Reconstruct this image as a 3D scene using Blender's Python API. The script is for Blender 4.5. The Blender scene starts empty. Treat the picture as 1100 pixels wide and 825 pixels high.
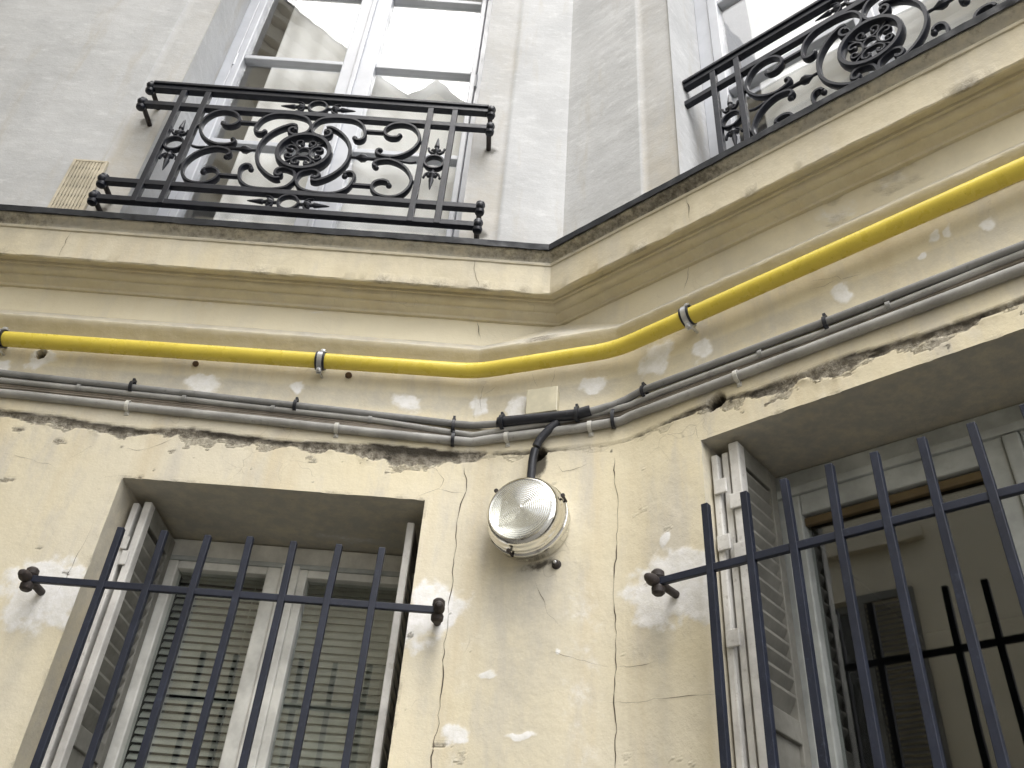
import bpy, bmesh, math, random
import numpy as np
from mathutils import Vector, Matrix

random.seed(7)
S = bpy.context.scene
COL = S.collection

# ------------------------------------------------------------------ camera
cam_d = bpy.data.cameras.new("camera")
cam = bpy.data.objects.new("camera", cam_d)
COL.objects.link(cam)
cam_d.sensor_width = 36.0
cam_d.sensor_fit = 'HORIZONTAL'
cam_d.lens = 958.42 / 1100.0 * 36.0
cam_d.clip_start = 0.05
cam_d.clip_end = 500.0
PITCH, ROLL, YAW = .6422, .0807, .00978
_cp, _sp, _cr, _sr = math.cos(PITCH), math.sin(PITCH), math.cos(ROLL), math.sin(ROLL)
_right, _up, _fwd = Vector((1, 0, 0)), Vector((0, -_sp, _cp)), Vector((0, _cp, _sp))
_r2 = _cr * _right + _sr * _up
_u2 = -_sr * _right + _cr * _up
_Z = Matrix.Rotation(YAW, 3, 'Z')
_r2, _u2, _fwd = _Z @ _r2, _Z @ _u2, _Z @ _fwd
cam.matrix_world = Matrix(((_r2.x, _u2.x, -_fwd.x, 0.0), (_r2.y, _u2.y, -_fwd.y, -2.6),
                           (_r2.z, _u2.z, -_fwd.z, 1.6), (0, 0, 0, 1)))
S.camera = cam

# ------------------------------------------------------------------ light
SUN_EL, SUN_AZ = math.radians(57), math.radians(175)      # azimuth measured from +Y clockwise
world = bpy.data.worlds.new("World")
S.world = world
world.use_nodes = True
wn, wl = world.node_tree.nodes, world.node_tree.links
wn.clear()
sky = wn.new('ShaderNodeTexSky'); sky.sky_type = 'NISHITA'; sky.sun_disc = False
sky.sun_elevation = SUN_EL; sky.sun_rotation = SUN_AZ
sky.dust_density = 4.0; sky.air_density = 1.0; sky.ozone_density = 1.0
hs = wn.new('ShaderNodeHueSaturation'); hs.inputs['Saturation'].default_value = 0.2
bg = wn.new('ShaderNodeBackground'); bg.inputs['Strength'].default_value = 0.15
wo = wn.new('ShaderNodeOutputWorld')
wl.new(sky.outputs[0], hs.inputs['Color']); wl.new(hs.outputs[0], bg.inputs[0]); wl.new(bg.outputs[0], wo.inputs[0])
sun_d = bpy.data.lights.new("sun", 'SUN'); sun_d.energy = 0.5; sun_d.angle = math.radians(70)
sun_d.color = (1.0, 0.965, 0.91)
sun = bpy.data.objects.new("sun", sun_d); COL.objects.link(sun)
_sd = Vector((math.sin(SUN_AZ) * math.cos(SUN_EL), math.cos(SUN_AZ) * math.cos(SUN_EL), math.sin(SUN_EL)))
sun.rotation_euler = _sd.to_track_quat('Z', 'Y').to_euler()
sun.location = (0, -4, 18)
vs = S.view_settings
vs.view_transform = 'Standard'; vs.look = 'None'; vs.gamma = 1.0; vs.exposure = 1.5
vs.use_curve_mapping = False
S.cycles.max_bounces = 8; S.cycles.diffuse_bounces = 4; S.cycles.glossy_bounces = 4; S.cycles.transparent_max_bounces = 8

# ------------------------------------------------------------------ wall frames (u along the wall, o out of it, z up)
TH = .8453
D_R = Vector((math.sin(TH), -math.cos(TH), 0)); N_R = Vector((-math.cos(TH), -math.sin(TH), 0))
CX = .13648
CH_A = .283
SL = CX - CH_A                                  # left edge of the splayed corner
E_L = Vector((SL, 0, 0)); E_R = Vector((CX, 0, 0)) + D_R * CH_A
CH_W = (E_R - E_L).length
D_C = (E_R - E_L).normalized(); N_C = Vector((D_C.y, -D_C.x, 0))
S_R = SL + CH_W                                 # right edge of the splayed corner, unrolled


class Frame:
    def __init__(self, origin, d, n):
        self.origin, self.d, self.n = Vector(origin), Vector(d), Vector(n)
        self.rot = math.atan2(self.d.y, self.d.x)

    def w(self, u, o, z):
        return self.origin + self.d * u + self.n * o + Vector((0, 0, z))


FL = Frame((0, 0, 0), (1, 0, 0), (0, -1, 0))
FR = Frame((CX, 0, 0), D_R, N_R)
FC = Frame(E_L, D_C, N_C)
FW = Frame((0, 0, 0), (1, 0, 0), (0, 1, 0))     # plain world axes


# ------------------------------------------------------------------ object helpers
BASE = {}


def props(o, label=None, cat=None, group=None, kind=None):
    if label: o['label'] = label
    if cat: o['category'] = cat
    if group: o['group'] = group
    if kind: o['kind'] = kind
    return o


def thing(name, frame, base, label, cat, group=None):
    o = bpy.data.objects.new(name, None)
    COL.objects.link(o)
    o.empty_display_size = .05
    m = Matrix.Translation(frame.w(*base)) @ Matrix.Rotation(frame.rot, 4, 'Z')
    o.matrix_world = m
    BASE[o.name] = m
    return props(o, label, cat, group)


def link_mesh(name, verts, faces, mat, parent=None, base=None, frame=None, smooth=False, bevel=0, angle=35):
    """verts in world space; parent = Empty of the thing or one of its parts."""
    if parent is not None:
        m = BASE[parent.name]
    else:
        m = Matrix.Translation(frame.w(*base)) @ Matrix.Rotation(frame.rot, 4, 'Z')
    mi = m.inverted()
    me = bpy.data.meshes.new(name)
    V = np.array(verts, dtype=float)
    R = np.array(mi.to_3x3()); T = np.array(mi.translation)
    me.from_pydata((V @ R.T + T).tolist(), [], faces)
    me.materials.append(mat)
    bm = bmesh.new(); bm.from_mesh(me)
    bmesh.ops.recalc_face_normals(bm, faces=bm.faces)
    bm.to_mesh(me); bm.free()
    if smooth:
        me.shade_smooth()
        if angle < 180:
            me.set_sharp_from_angle(angle=math.radians(angle))
    o = bpy.data.objects.new(name, me)
    COL.objects.link(o)
    if parent is not None:
        o.parent = parent
        BASE[o.name] = m
    else:
        o.matrix_world = m
        BASE[o.name] = m
    if bevel:
        md = o.modifiers.new("bevel", 'BEVEL'); md.width = bevel; md.segments = 2
        md.limit_method = 'ANGLE'; md.angle_limit = math.radians(40)
    return o


class MB:
    def __init__(self, frame):
        self.f, self.v, self.fc = frame, [], []

    def add(self, vs_, fs):
        n = len(self.v)
        self.v += [self.f.w(*p) for p in vs_]
        self.fc += [tuple(i + n for i in f) for f in fs]
        return self

    def box(self, u0, u1, o0, o1, z0, z1):
        return self.add([(u0, o0, z0), (u1, o0, z0), (u1, o1, z0), (u0, o1, z0), (u0, o0, z1), (u1, o0, z1), (u1, o1, z1), (u0, o1, z1)],
                        [(0, 1, 2, 3), (4, 5, 6, 7), (0, 1, 5, 4), (1, 2, 6, 5), (2, 3, 7, 6), (3, 0, 4, 7)])

    def sweep(self, path, sect, closed=False, ref=(0, 1, 0), scale=None):
        """sweep a section [(a,b)] along path; a along side vector, b along ref."""
        P = [Vector(p) for p in path]; n = len(P); k = len(sect)
        ref = Vector(ref); vs_, fs = [], []
        for i in range(n):
            if closed: t = P[(i + 1) % n] - P[i - 1]
            else: t = P[min(i + 1, n - 1)] - P[max(i - 1, 0)]
            t.normalize()
            r = ref if abs(t.dot(ref)) < .95 else Vector((0, 0, 1)) if abs(t.z) < .9 else Vector((1, 0, 0))
            a = t.cross(r).normalized(); b = a.cross(t).normalized()
            s = scale[i] if scale else 1
            for (x, y) in sect: vs_.append(P[i] + a * x * s + b * y * s)
        for i in range(n if closed else n - 1):
            j = (i + 1) % n
            for q in range(k):
                fs.append((i * k + q, i * k + (q + 1) % k, j * k + (q + 1) % k, j * k + q))
        if not closed:
            fs.append(tuple(range(k))); fs.append(tuple((n - 1) * k + q for q in range(k)))
        return self.add(vs_, fs)

    def tube(self, path, r, seg=10, closed=False, ref=(0, 1, 0), scale=None):
        return self.sweep(path, [(r * math.cos(a * 2 * math.pi / seg), r * math.sin(a * 2 * math.pi / seg)) for a in range(seg)], closed, ref, scale)

    def strip(self, path, w, d, closed=False, scale=None):
        """flat wrought strip: w in the plane of the wall, d deep, softly rounded edges."""
        a, b = w / 2, d / 2
        sec = [(a, b * .45), (a * .6, b), (-a * .6, b), (-a, b * .45), (-a, -b * .45), (-a * .6, -b), (a * .6, -b), (a, -b * .45)]
        return self.sweep(path, sec, closed, (0, 1, 0), scale)

    def ball(self, c, r, seg=10, sq=(1, 1, 1)):
        vs_, fs = [], []; rings = seg // 2 + 1
        for i in range(rings + 1):
            a = math.pi * i / rings
            for j in range(seg):
                b = 2 * math.pi * j / seg
                vs_.append((c[0] + r * sq[0] * math.sin(a) * math.cos(b), c[1] + r * sq[1] * math.sin(a) * math.sin(b), c[2] + r * sq[2] * math.cos(a)))
        for i in range(rings):
            for j in range(seg):
                fs.append((i * seg + j, i * seg + (j + 1) % seg, (i + 1) * seg + (j + 1) % seg, (i + 1) * seg + j))
        return self.add(vs_, fs)

    def lathe(self, c, axis, prof, seg=24):
        """prof = [(distance along axis, radius)]"""
        A = Vector(axis).normalized(); r = Vector((0, 0, 1)) if abs(A.z) < .9 else Vector((1, 0, 0))
        a = A.cross(r).normalized(); b = A.cross(a); c = Vector(c); vs_, fs = [], []
        for (t, rad) in prof:
            for j in range(seg):
                g = 2 * math.pi * j / seg
                vs_.append(c + A * t + (a * math.cos(g) + b * math.sin(g)) * rad)
        for i in range(len(prof) - 1):
            for j in range(seg):
                fs.append((i * seg + j, i * seg + (j + 1) % seg, (i + 1) * seg + (j + 1) % seg, (i + 1) * seg + j))
        fs.append(tuple(range(seg))); fs.append(tuple((len(prof) - 1) * seg + j for j in range(seg)))
        return self.add(vs_, fs)

    def build(self, name, mat, parent=None, base=None, smooth=False, bevel=0, angle=35):
        return link_mesh(name, self.v, self.fc, mat, parent, base, self.f, smooth, bevel, angle)


def cat_rom(pts, n=6, closed=False):
    P = [Vector(p) for p in pts]; m = len(P); out = []
    for i in range(m if closed else m - 1):
        g = (lambda k: P[k % m]) if closed else (lambda k: P[max(0, min(m - 1, k))])
        p0, p1, p2, p3 = g(i - 1), g(i), g(i + 1), g(i + 2)
        for j in range(n):
            t = j / n
            out.append(.5 * ((2 * p1) + (p2 - p0) * t + (2 * p0 - 5 * p1 + 4 * p2 - p3) * t * t + (3 * p1 - p0 - 3 * p2 + p3) * t ** 3))
    if not closed: out.append(P[-1])
    return out


# ------------------------------------------------------------------ numpy value noise
def vnoise(x, y, seed=0):
    x = np.asarray(x, float); y = np.asarray(y, float)
    xi = np.floor(x).astype(np.int64); yi = np.floor(y).astype(np.int64)
    xf = x - xi; yf = y - yi
    xf = xf * xf * (3 - 2 * xf); yf = yf * yf * (3 - 2 * yf)

    def h(a, b):
        n = (a * 374761393 + b * 668265263 + seed * 974711) & 0x7fffffff
        n = ((n ^ (n >> 13)) * 1274126177) & 0x7fffffff
        return ((n ^ (n >> 16)) & 0xffff) / 65535.0
    a = h(xi, yi) * (1 - xf) + h(xi + 1, yi) * xf
    b = h(xi, yi + 1) * (1 - xf) + h(xi + 1, yi + 1) * xf
    return (a * (1 - yf) + b * yf) * 2 - 1


def fbm(x, y, seed=0, octs=4):
    v, a, t = 0, 1.0, 0
    for i in range(octs):
        v = v + a * vnoise(np.asarray(x) * 2 ** i, np.asarray(y) * 2 ** i, seed + i * 17); t += a; a *= .5
    return v / t


def sstep(a, b, x):
    t = np.clip((x - a) / (b - a), 0, 1)
    return t * t * (3 - 2 * t)


# ------------------------------------------------------------------ materials
def new_mat(name):
    m = bpy.data.materials.new(name); m.use_nodes = True
    return m, m.node_tree.nodes, m.node_tree.links, m.node_tree.nodes['Principled BSDF']


class NT:
    """tiny node helper"""
    def __init__(self, m):
        self.n, self.l = m.node_tree.nodes, m.node_tree.links
        self.tc = self.n.new('ShaderNodeTexCoord')
        self.geo = self.n.new('ShaderNodeNewGeometry')

    def pos(self, scale=(1, 1, 1), rot=(0, 0, 0)):
        mp = self.n.new('ShaderNodeMapping'); mp.inputs['Scale'].default_value = scale; mp.inputs['Rotation'].default_value = rot
        self.l.new(self.geo.outputs['Position'], mp.inputs[0]); return mp.outputs[0]

    def noise(self, vec, scale, detail=5, rough=.55, dist=0):
        t = self.n.new('ShaderNodeTexNoise'); t.inputs['Scale'].default_value = scale; t.inputs['Detail'].default_value = detail
        t.inputs['Roughness'].default_value = rough; t.inputs['Distortion'].default_value = dist
        self.l.new(vec, t.inputs['Vector']); return t.outputs['Fac']

    def ramp(self, fac, a, b, lo=0., hi=1.):
        r = self.n.new('ShaderNodeMapRange'); r.interpolation_type = 'SMOOTHSTEP'
        r.inputs['From Min'].default_value = a; r.inputs['From Max'].default_value = b
        r.inputs['To Min'].default_value = lo; r.inputs['To Max'].default_value = hi
        self.l.new(fac, r.inputs['Value']); return r.outputs[0]

    def mix(self, fac, a, b, blend='MIX'):
        x = self.n.new('ShaderNodeMix'); x.data_type = 'RGBA'; x.blend_type = blend
        for sock, v in ((x.inputs['Factor'], fac), (x.inputs[6], a), (x.inputs[7], b)):
            if isinstance(v, (int, float)): sock.default_value = v
            elif isinstance(v, tuple): sock.default_value = (*v, 1)
            else: self.l.new(v, sock)
        return x.outputs[2]

    def math(self, op, a, b=None):
        x = self.n.new('ShaderNodeMath'); x.operation = op
        for i, v in enumerate((a, b)):
            if v is None: continue
            if isinstance(v, (int, float)): x.inputs[i].default_value = v
            else: self.l.new(v, x.inputs[i])
        return x.outputs[0]

    def attr(self, name):
        a = self.n.new('ShaderNodeAttribute'); a.attribute_name = name; return a.outputs['Fac']

    def bump(self, h, strength, dist, prev=None):
        b = self.n.new('ShaderNodeBump'); b.inputs['Strength'].default_value = strength; b.inputs['Distance'].default_value = dist
        self.l.new(h, b.inputs['Height'])
        if prev is not None: self.l.new(prev, b.inputs['Normal'])
        return b.outputs[0]


def mat_cream():
    m, n, l, p = new_mat("cream_plaster"); k = NT(m)
    P = k.pos()
    c = k.mix(k.ramp(k.noise(P, 1.3, 4), .35, .65), (.70, .63, .455), (.665, .615, .49))
    streak = k.noise(k.pos((7, 7, .55)), 1.0, 5, .6)
    c = k.mix(k.ramp(streak, .48, .70, 0, .5), c, (.58, .49, .33))
    c = k.mix(k.ramp(k.noise(k.pos((5, 5, 1.2)), 1.7, 6, .65), .47, .70, 0, .7), c, (.53, .50, .44))
    c = k.mix(k.ramp(k.noise(P, 9, 5, .7), .58, .72, 0, .45), c, (.74, .69, .57))
    c = k.mix(k.ramp(k.noise(P, 38, 4, .6), .66, .76, 0, .32), c, (.36, .31, .22))
    c = k.mix(k.ramp(k.noise(P, 130, 3, .7), .35, .75, 0, .14), c, (.42, .37, .27))
    # fine hairline crazing, only in patches
    vv = n.new('ShaderNodeTexVoronoi'); vv.feature = 'DISTANCE_TO_EDGE'; vv.inputs['Scale'].default_value = 9
    wob = n.new('ShaderNodeVectorMath'); wob.operation = 'ADD'
    nz = n.new('ShaderNodeTexNoise'); nz.inputs['Scale'].default_value = 6; l.new(P, nz.inputs['Vector'])
    sc = n.new('ShaderNodeVectorMath'); sc.operation = 'SCALE'; sc.inputs['Scale'].default_value = .25
    l.new(nz.outputs['Color'], sc.inputs[0]); l.new(P, wob.inputs[0]); l.new(sc.outputs[0], wob.inputs[1]); l.new(wob.outputs[0], vv.inputs['Vector'])
    craze = k.math('MULTIPLY', k.ramp(vv.outputs['Distance'], .0, .012, 1, 0), k.ramp(k.noise(P, 3.1, 3), .56, .66))
    c = k.mix(k.math('MULTIPLY', craze, .4), c, (.22, .18, .12))
    # wear and painted-in shade from the mesh
    nd = k.noise(P, 45, 6, .75)
    nf = k.noise(P, 18, 6, .7)
    c = k.mix(k.attr('light'), c, (.76, .70, .535))
    fdust_shade = k.math('MULTIPLY', k.attr('dust_shade'), k.ramp(nf, .3, .65, .45, 1))
    c = k.mix(fdust_shade, c, (.40, .385, .345))
    ffil = k.ramp(k.math('ADD', k.attr('filler'), k.math('MULTIPLY', k.math('SUBTRACT', nf, .5), .9)), .30, .72)
    fcol = k.mix(k.ramp(k.noise(P, 30, 6, .7), .35, .65), (.85, .85, .86), (.74, .735, .71))
    c = k.mix(k.math('MULTIPLY', ffil, .86), c, fcol)
    c = k.mix(k.math('MULTIPLY', k.attr('ochre'), k.ramp(nf, .25, .7, .55, 1)), c, (.46, .405, .28))
    frou = k.attr('rough')
    rcol = k.mix(k.ramp(nd, .38, .66), (.16, .14, .11), (.52, .48, .40))
    c = k.mix(frou, c, rcol)
    fdirt_shade = k.ramp(k.math('ADD', k.attr('dirt_shade'), k.math('MULTIPLY', k.math('SUBTRACT', nd, .5), .8)), .3, .75)
    c = k.mix(k.math('MULTIPLY', fdirt_shade, .93), c, (.055, .047, .036))
    l.new(c, p.inputs['Base Color'])
    p.inputs['Roughness'].default_value = .78
    p.inputs['Specular IOR Level'].default_value = .3
    b = k.bump(k.noise(P, 14, 5, .66), .45, .008)
    b = k.bump(k.noise(P, 120, 2, .6), .15, .0015, b)
    b = k.bump(k.math('MULTIPLY', nd, k.math('ADD', frou, .02)), 1.0, .018, b)
    l.new(b, p.inputs['Normal'])
    return m


def mat_grey_render():
    m, n, l, p = new_mat("grey_render"); k = NT(m); P = k.pos()
    c = k.mix(k.ramp(k.noise(P, 2.2, 6, .6), .35, .65), (.485, .495, .505), (.575, .585, .595))
    c = k.mix(k.ramp(k.noise(k.pos((4, 4, 9)), 2.2, 5, .7), .50, .70, 0, .7), c, (.66, .67, .68))
    c = k.mix(k.ramp(k.noise(k.pos((6, 6, 1.0)), 1.3, 6, .65), .52, .72, 0, .6), c, (.47, .44, .38))
    c = k.mix(k.ramp(k.noise(P, 60, 6, .75), .54, .74, 0, .4), c, (.30, .30, .29))
    c = k.mix(k.ramp(k.noise(P, 170, 3, .7), .35, .75, 0, .25), c, (.36, .35, .33))
    c = k.mix(k.math('MULTIPLY', k.attr('dust_shade'), k.ramp(k.noise(P, 10, 6, .7), .3, .7, .3, .7)), c, (.50, .465, .40))
    fdirt_shade = k.ramp(k.math('ADD', k.attr('dirt_shade'), k.math('MULTIPLY', k.math('SUBTRACT', k.noise(P, 30, 6, .7), .5), .8)), .25, .85)
    c = k.mix(k.math('MULTIPLY', fdirt_shade, .8), c, (.09, .085, .07))
    l.new(c, p.inputs['Base Color']); p.inputs['Roughness'].default_value = .88; p.inputs['Specular IOR Level'].default_value = .25
    b = k.bump(k.noise(k.pos((1, 1, 1.6)), 14, 6, .66), .38, .008)
    b = k.bump(k.noise(P, 120, 3, .65), .25, .002, b)
    l.new(b, p.inputs['Normal'])
    return m


def mat_paint(name, col, rough=.5, wear=None, wear_amt=.25, scale=30, spec=.5, bump=.12, metal=0., var=(.72, 1.12)):
    m, n, l, p = new_mat(name); k = NT(m); P = k.pos()
    dark = tuple(x * var[0] for x in col); lite = tuple(min(1, x * var[1]) for x in col)
    c = k.mix(k.ramp(k.noise(P, 7, 5, .6), .3, .7), dark, lite)
    if wear: c = k.mix(k.ramp(k.noise(P, scale, 4, .72), .56, .72, 0, wear_amt), c, wear)
    l.new(c, p.inputs['Base Color'])
    l.new(k.ramp(k.noise(P, 22, 4), .3, .7, rough * .8, min(1, rough * 1.25)), p.inputs['Roughness'])
    p.inputs['Specular IOR Level'].default_value = spec; p.inputs['Metallic'].default_value = metal
    if bump: l.new(k.bump(k.noise(P, 60, 6, .6), bump, .003), p.inputs['Normal'])
    return m


def mat_glass(name, tint=(.93, .95, .95), wav=.04, ior=1.5):
    m, n, l, p = new_mat(name); n.remove(p); k = NT(m)
    out = n['Material Output']
    tr = n.new('ShaderNodeBsdfTransparent'); tr.inputs[0].default_value = (*tint, 1)
    gl = n.new('ShaderNodeBsdfGlossy'); gl.inputs['Roughness'].default_value = .012
    fr = n.new('ShaderNodeFresnel')
    # same reflectance on both faces of the thin pane
    l.new(k.ramp(k.geo.outputs['Backfacing'], 0, 1, ior, 1.0 / ior), fr.inputs[0])
    mx = n.new('ShaderNodeMixShader')
    b = k.bump(k.noise(k.pos(), 2.5, 2), wav, .01)
    l.new(b, gl.inputs['Normal'])
    l.new(fr.outputs[0], mx.inputs[0]); l.new(tr.outputs[0], mx.inputs[1]); l.new(gl.outputs[0], mx.inputs[2]); l.new(mx.outputs[0], out.inputs[0])
    return m


def mat_lens():
    m, n, l, p = new_mat("prismatic_lens_glass"); k = NT(m)
    # concentric prismatic rings, in the lamp's own coordinates
    sep = n.new('ShaderNodeSeparateXYZ'); l.new(k.tc.outputs['Object'], sep.inputs[0])
    r = k.math('SQRT', k.math('ADD', k.math('POWER', sep.outputs[0], 2.0), k.math('POWER', sep.outputs[2], 2.0)))
    w = k.math('SINE', k.math('MULTIPLY', r, 1000))
    p.inputs['Base Color'].default_value = (.80, .81, .78, 1)
    p.inputs['Roughness'].default_value = .12; p.inputs['Specular IOR Level'].default_value = .8
    l.new(k.bump(w, .7, .0014), p.inputs['Normal'])
    gl = n.new('ShaderNodeBsdfGlossy'); gl.inputs['Roughness'].default_value = .10; gl.inputs[0].default_value = (.9, .92, .92, 1)
    l.new(k.bump(w, .42, .0012), gl.inputs['Normal'])
    tr = n.new('ShaderNodeBsdfTransparent'); tr.inputs[0].default_value = (.95, .96, .94, 1)
    m1 = n.new('ShaderNodeMixShader'); m1.inputs[0].default_value = .5
    m2 = n.new('ShaderNodeMixShader'); m2.inputs[0].default_value = .16
    l.new(gl.outputs[0], m1.inputs[1]); l.new(tr.outputs[0], m1.inputs[2])
    l.new(m1.outputs[0], m2.inputs[1]); l.new(p.outputs[0], m2.inputs[2]); l.new(m2.outputs[0], n['Material Output'].inputs[0])
    return m


def mat_chrome():
    m, n, l, p = new_mat("worn_bright_metal"); k = NT(m); P = k.pos()
    f = k.ramp(k.noise(P, 22, 5, .7), .58, .70, 0, .7)
    l.new(k.mix(f, (.80, .79, .75), (.22, .20, .17)), p.inputs['Base Color'])
    l.new(k.ramp(k.noise(P, 40, 6, .7), .4, .75, .07, .35), p.inputs['Roughness']); p.inputs['Metallic'].default_value = 1.0
    return m


def mat_plain(name, col, rough=.8, sc=5):
    m, n, l, p = new_mat(name); k = NT(m); P = k.pos()
    c = k.mix(k.ramp(k.noise(P, sc, 4, .55), .2, .8), tuple(x * .86 for x in col), tuple(min(1, x * 1.1) for x in col))
    l.new(c, p.inputs['Base Color']); p.inputs['Roughness'].default_value = rough
    return m


M_CREAM, M_GREY = mat_cream(), mat_grey_render()
M_IRON = mat_paint("black_ironwork_paint", (.010, .012, .020), .42, (.035, .037, .046), .5, 45, .4, .25)
M_GRILLE = mat_paint("navy_grille_paint", (.015, .019, .034), .5, (.05, .06, .09), .4, 40, .35, .2)
M_RUST = mat_paint("dark_rusty_iron", (.035, .028, .026), .6, (.12, .085, .07), .6, 60, .4, .4)
M_PLUG = mat_paint("brown_rust", (.13, .085, .055), .8, (.05, .035, .03), .5, 60, .3, .3)
M_ZINC = mat_paint("dark_zinc_flashing", (.020, .022, .026), .6, (.07, .07, .07), .5, 12, .25, .25)
M_YELLOW = mat_paint("yellow_pipe_paint", (.70, .56, .08), .3, (.33, .24, .06), .4, 210, .5, .0, 0., (.93, 1.03))
M_CABLE = mat_paint("grey_cable_sheath", (.235, .235, .23), .55, (.10, .10, .095), .6, 35, .4, .1)
M_CABLE_L = mat_paint("dusty_light_grey_conduit", (.34, .335, .32), .5, (.16, .155, .145), .55, 30, .4, .1)
M_WIRE = mat_paint("brown_grey_wire", (.20, .175, .145), .6, (.08, .07, .06), .5, 40, .3, .1)
M_BLACK = mat_paint("black_rubber", (.014, .016, .024), .45, (.05, .055, .07), .4, 40, .5, .2)
M_STEEL = mat_paint("galvanised_steel", (.62, .63, .65), .32, (.3, .3, .3), .4, 60, .5, .1, .85)
M_CLIP = mat_paint("white_plastic_clip", (.55, .54, .50), .5)
M_GCLIP = mat_paint("grey_plastic_clip", (.27, .27, .26), .5)
M_BOX = mat_paint("beige_plastic", (.60, .56, .42), .45, (.45, .41, .3), .3, 12)
M_VENT = mat_paint("cream_vent_plastic", (.60, .54, .42), .5, (.35, .3, .22), .3, 30)
M_DARK = mat_plain("dark_cavity", (.022, .02, .018), .95)
M_UFRAME = mat_paint("pale_grey_window_paint", (.56, .58, .625), .36, (.42, .42, .42), .12, 30, .5, .04, 0., (.92, 1.04))
M_LFRAME = mat_paint("off_white_window_paint", (.70, .695, .65), .42, (.45, .43, .37), .25, 22, .45, .1)
M_RFRAME = mat_paint("grey_white_window_paint", (.40, .42, .41), .45, (.28, .28, .26), .4, 22, .45, .1)
M_SHUT = mat_paint("weathered_white_shutter_paint", (.62, .61, .585), .55, (.30, .27, .235), .55, 34, .4, .3)
M_SHUT_SHADE = mat_paint("shaded_shutter_paint", (.23, .225, .20), .6, (.2, .19, .17), .4, 26, .35, .2)  # shutter leaf faces: paint darkened, shade put into the colour
M_WOOD = mat_paint("bare_brown_wood", (.11, .08, .04), .6, (.16, .1, .04), .4, 20, .3, .1)
M_GLASS_U = mat_glass("upper_window_glass", (.98, .985, .985), .10, 1.9)
M_GLASS_L = mat_glass("lower_window_glass", (.86, .88, .87), .05, 1.95)
M_CURT = mat_paint("white_net_curtain", (.93, .925, .91), .9, None, 0, 10, .1, 0, 0., (.97, 1.0))
M_BLIND = mat_paint("grey_cream_blind", (.60, .60, .55), .6, (.36, .36, .33), .3, 9, .3, .05)
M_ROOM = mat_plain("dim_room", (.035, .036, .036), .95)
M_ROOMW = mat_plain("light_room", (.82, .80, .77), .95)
M_OPP = mat_plain("opposite_cream_wall", (.80, .73, .57), .85, .7)
M_OPPT = mat_plain("opposite_cornice", (.74, .67, .52), .85)
M_ROOF = mat_plain("zinc_roof", (.20, .21, .23), .6)
M_PAVE = mat_plain("courtyard_paving", (.15, .145, .135), .9)
M_CRACK = mat_plain("crack_shadow", (.085, .068, .05), .95)
M_LENS, M_CHROME = mat_lens(), mat_chrome()
M_REFL = mat_paint("pale_enamel_reflector", (.50, .50, .465), .3, None, 0, 30, .6, 0)
M_BULB = mat_paint("opal_bulb", (.80, .80, .78), .2, None, 0, 30, .6, 0)

# ------------------------------------------------------------------ ground
gx = np.linspace(-60, 60, 25)
gv = [(x, y, 0) for y in gx for x in gx]
gf = [(j * 25 + i, j * 25 + i + 1, (j + 1) * 25 + i + 1, (j + 1) * 25 + i) for j in range(24) for i in range(24)]
g = link_mesh("courtyard_paving", gv, gf, M_PAVE, None, (0, 0, 0), FW)
props(g, kind='structure')

# ------------------------------------------------------------------ the building: lower wall, one unrolled sheet s over left wall, splay, right wall
BLD = thing("courtyard_building", FL, (0, 0, 0),
            "old cream and grey building with an angled inner corner and a moulded cornice", "building")

n_fold_L = (FL.n + FC.n).normalized() / math.cos(.5 * FL.n.angle(FC.n))
n_fold_R = (FR.n + FC.n).normalized() / math.cos(.5 * FR.n.angle(FC.n))


def wall_pos(s, o, z):
    """numpy arrays -> world xyz of the unrolled lower wall"""
    s = np.asarray(s, float); o = np.asarray(o, float); z = np.asarray(z, float)
    P = np.zeros(s.shape + (3,))
    L_ = s < SL; R_ = s > S_R; C_ = ~(L_ | R_)
    nl, nc, nr = np.array(FL.n), np.array(FC.n), np.array(FR.n)
    P[L_] = np.stack([s[L_], 0 * s[L_], z[L_]], -1) + o[L_][:, None] * nl
    e = np.array(E_L); d = np.array(D_C)
    P[C_] = e + (s[C_] - SL)[:, None] * d + o[C_][:, None] * nc
    P[C_, 2] = z[C_]
    e = np.array(E_R); d = np.array(D_R)
    P[R_] = e + (s[R_] - S_R)[:, None] * d + o[R_][:, None] * nr
    P[R_, 2] = z[R_]
    for (sf, nf) in ((SL, n_fold_L), (S_R, n_fold_R)):
        k = np.abs(s - sf) < 1e-6
        e = E_L if sf == SL else E_R
        P[k] = np.array(e) + o[k][:, None] * np.array(nf); P[k, 2] = z[k]
    return P


GZ = ([-2.3, -1.8, -1.35, -1.12, -.8, -.48, -.3, -.1, .1, .4, .6, .72, .87, 1.13, 1.37, 1.7],
      [3.265, 3.26, 3.218, 3.236, 3.214, 3.222, 3.22, 3.226, 3.205, 3.2, 3.223, 3.223, 3.203, 3.2, 3.188, 3.19])
GW = ([-2.3, -1.8, -1.35, -1.25, -1.12, -.8, -.48, -.3, -.15, -.08, .1, .3, .5, .6, .72, .8, .9, 1.13, 1.3, 1.4, 1.7],
      [0.0091, 0.0104, 0.0195, 0.0078, 0.0182, 0.0143, 0.0221, 0.0260, 0.0182, 0.0052, 0.0078, 0.0026, 0.0039, 0.0078, 0.0130, 0.0104, 0.0169, 0.0234, 0.0156, 0.0156, 0.0130])
HOLES = [(-1.738, 3.514, .021, .0), (.722, 3.226, .036, .6), (.10, 3.195, .026, .7)]
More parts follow.
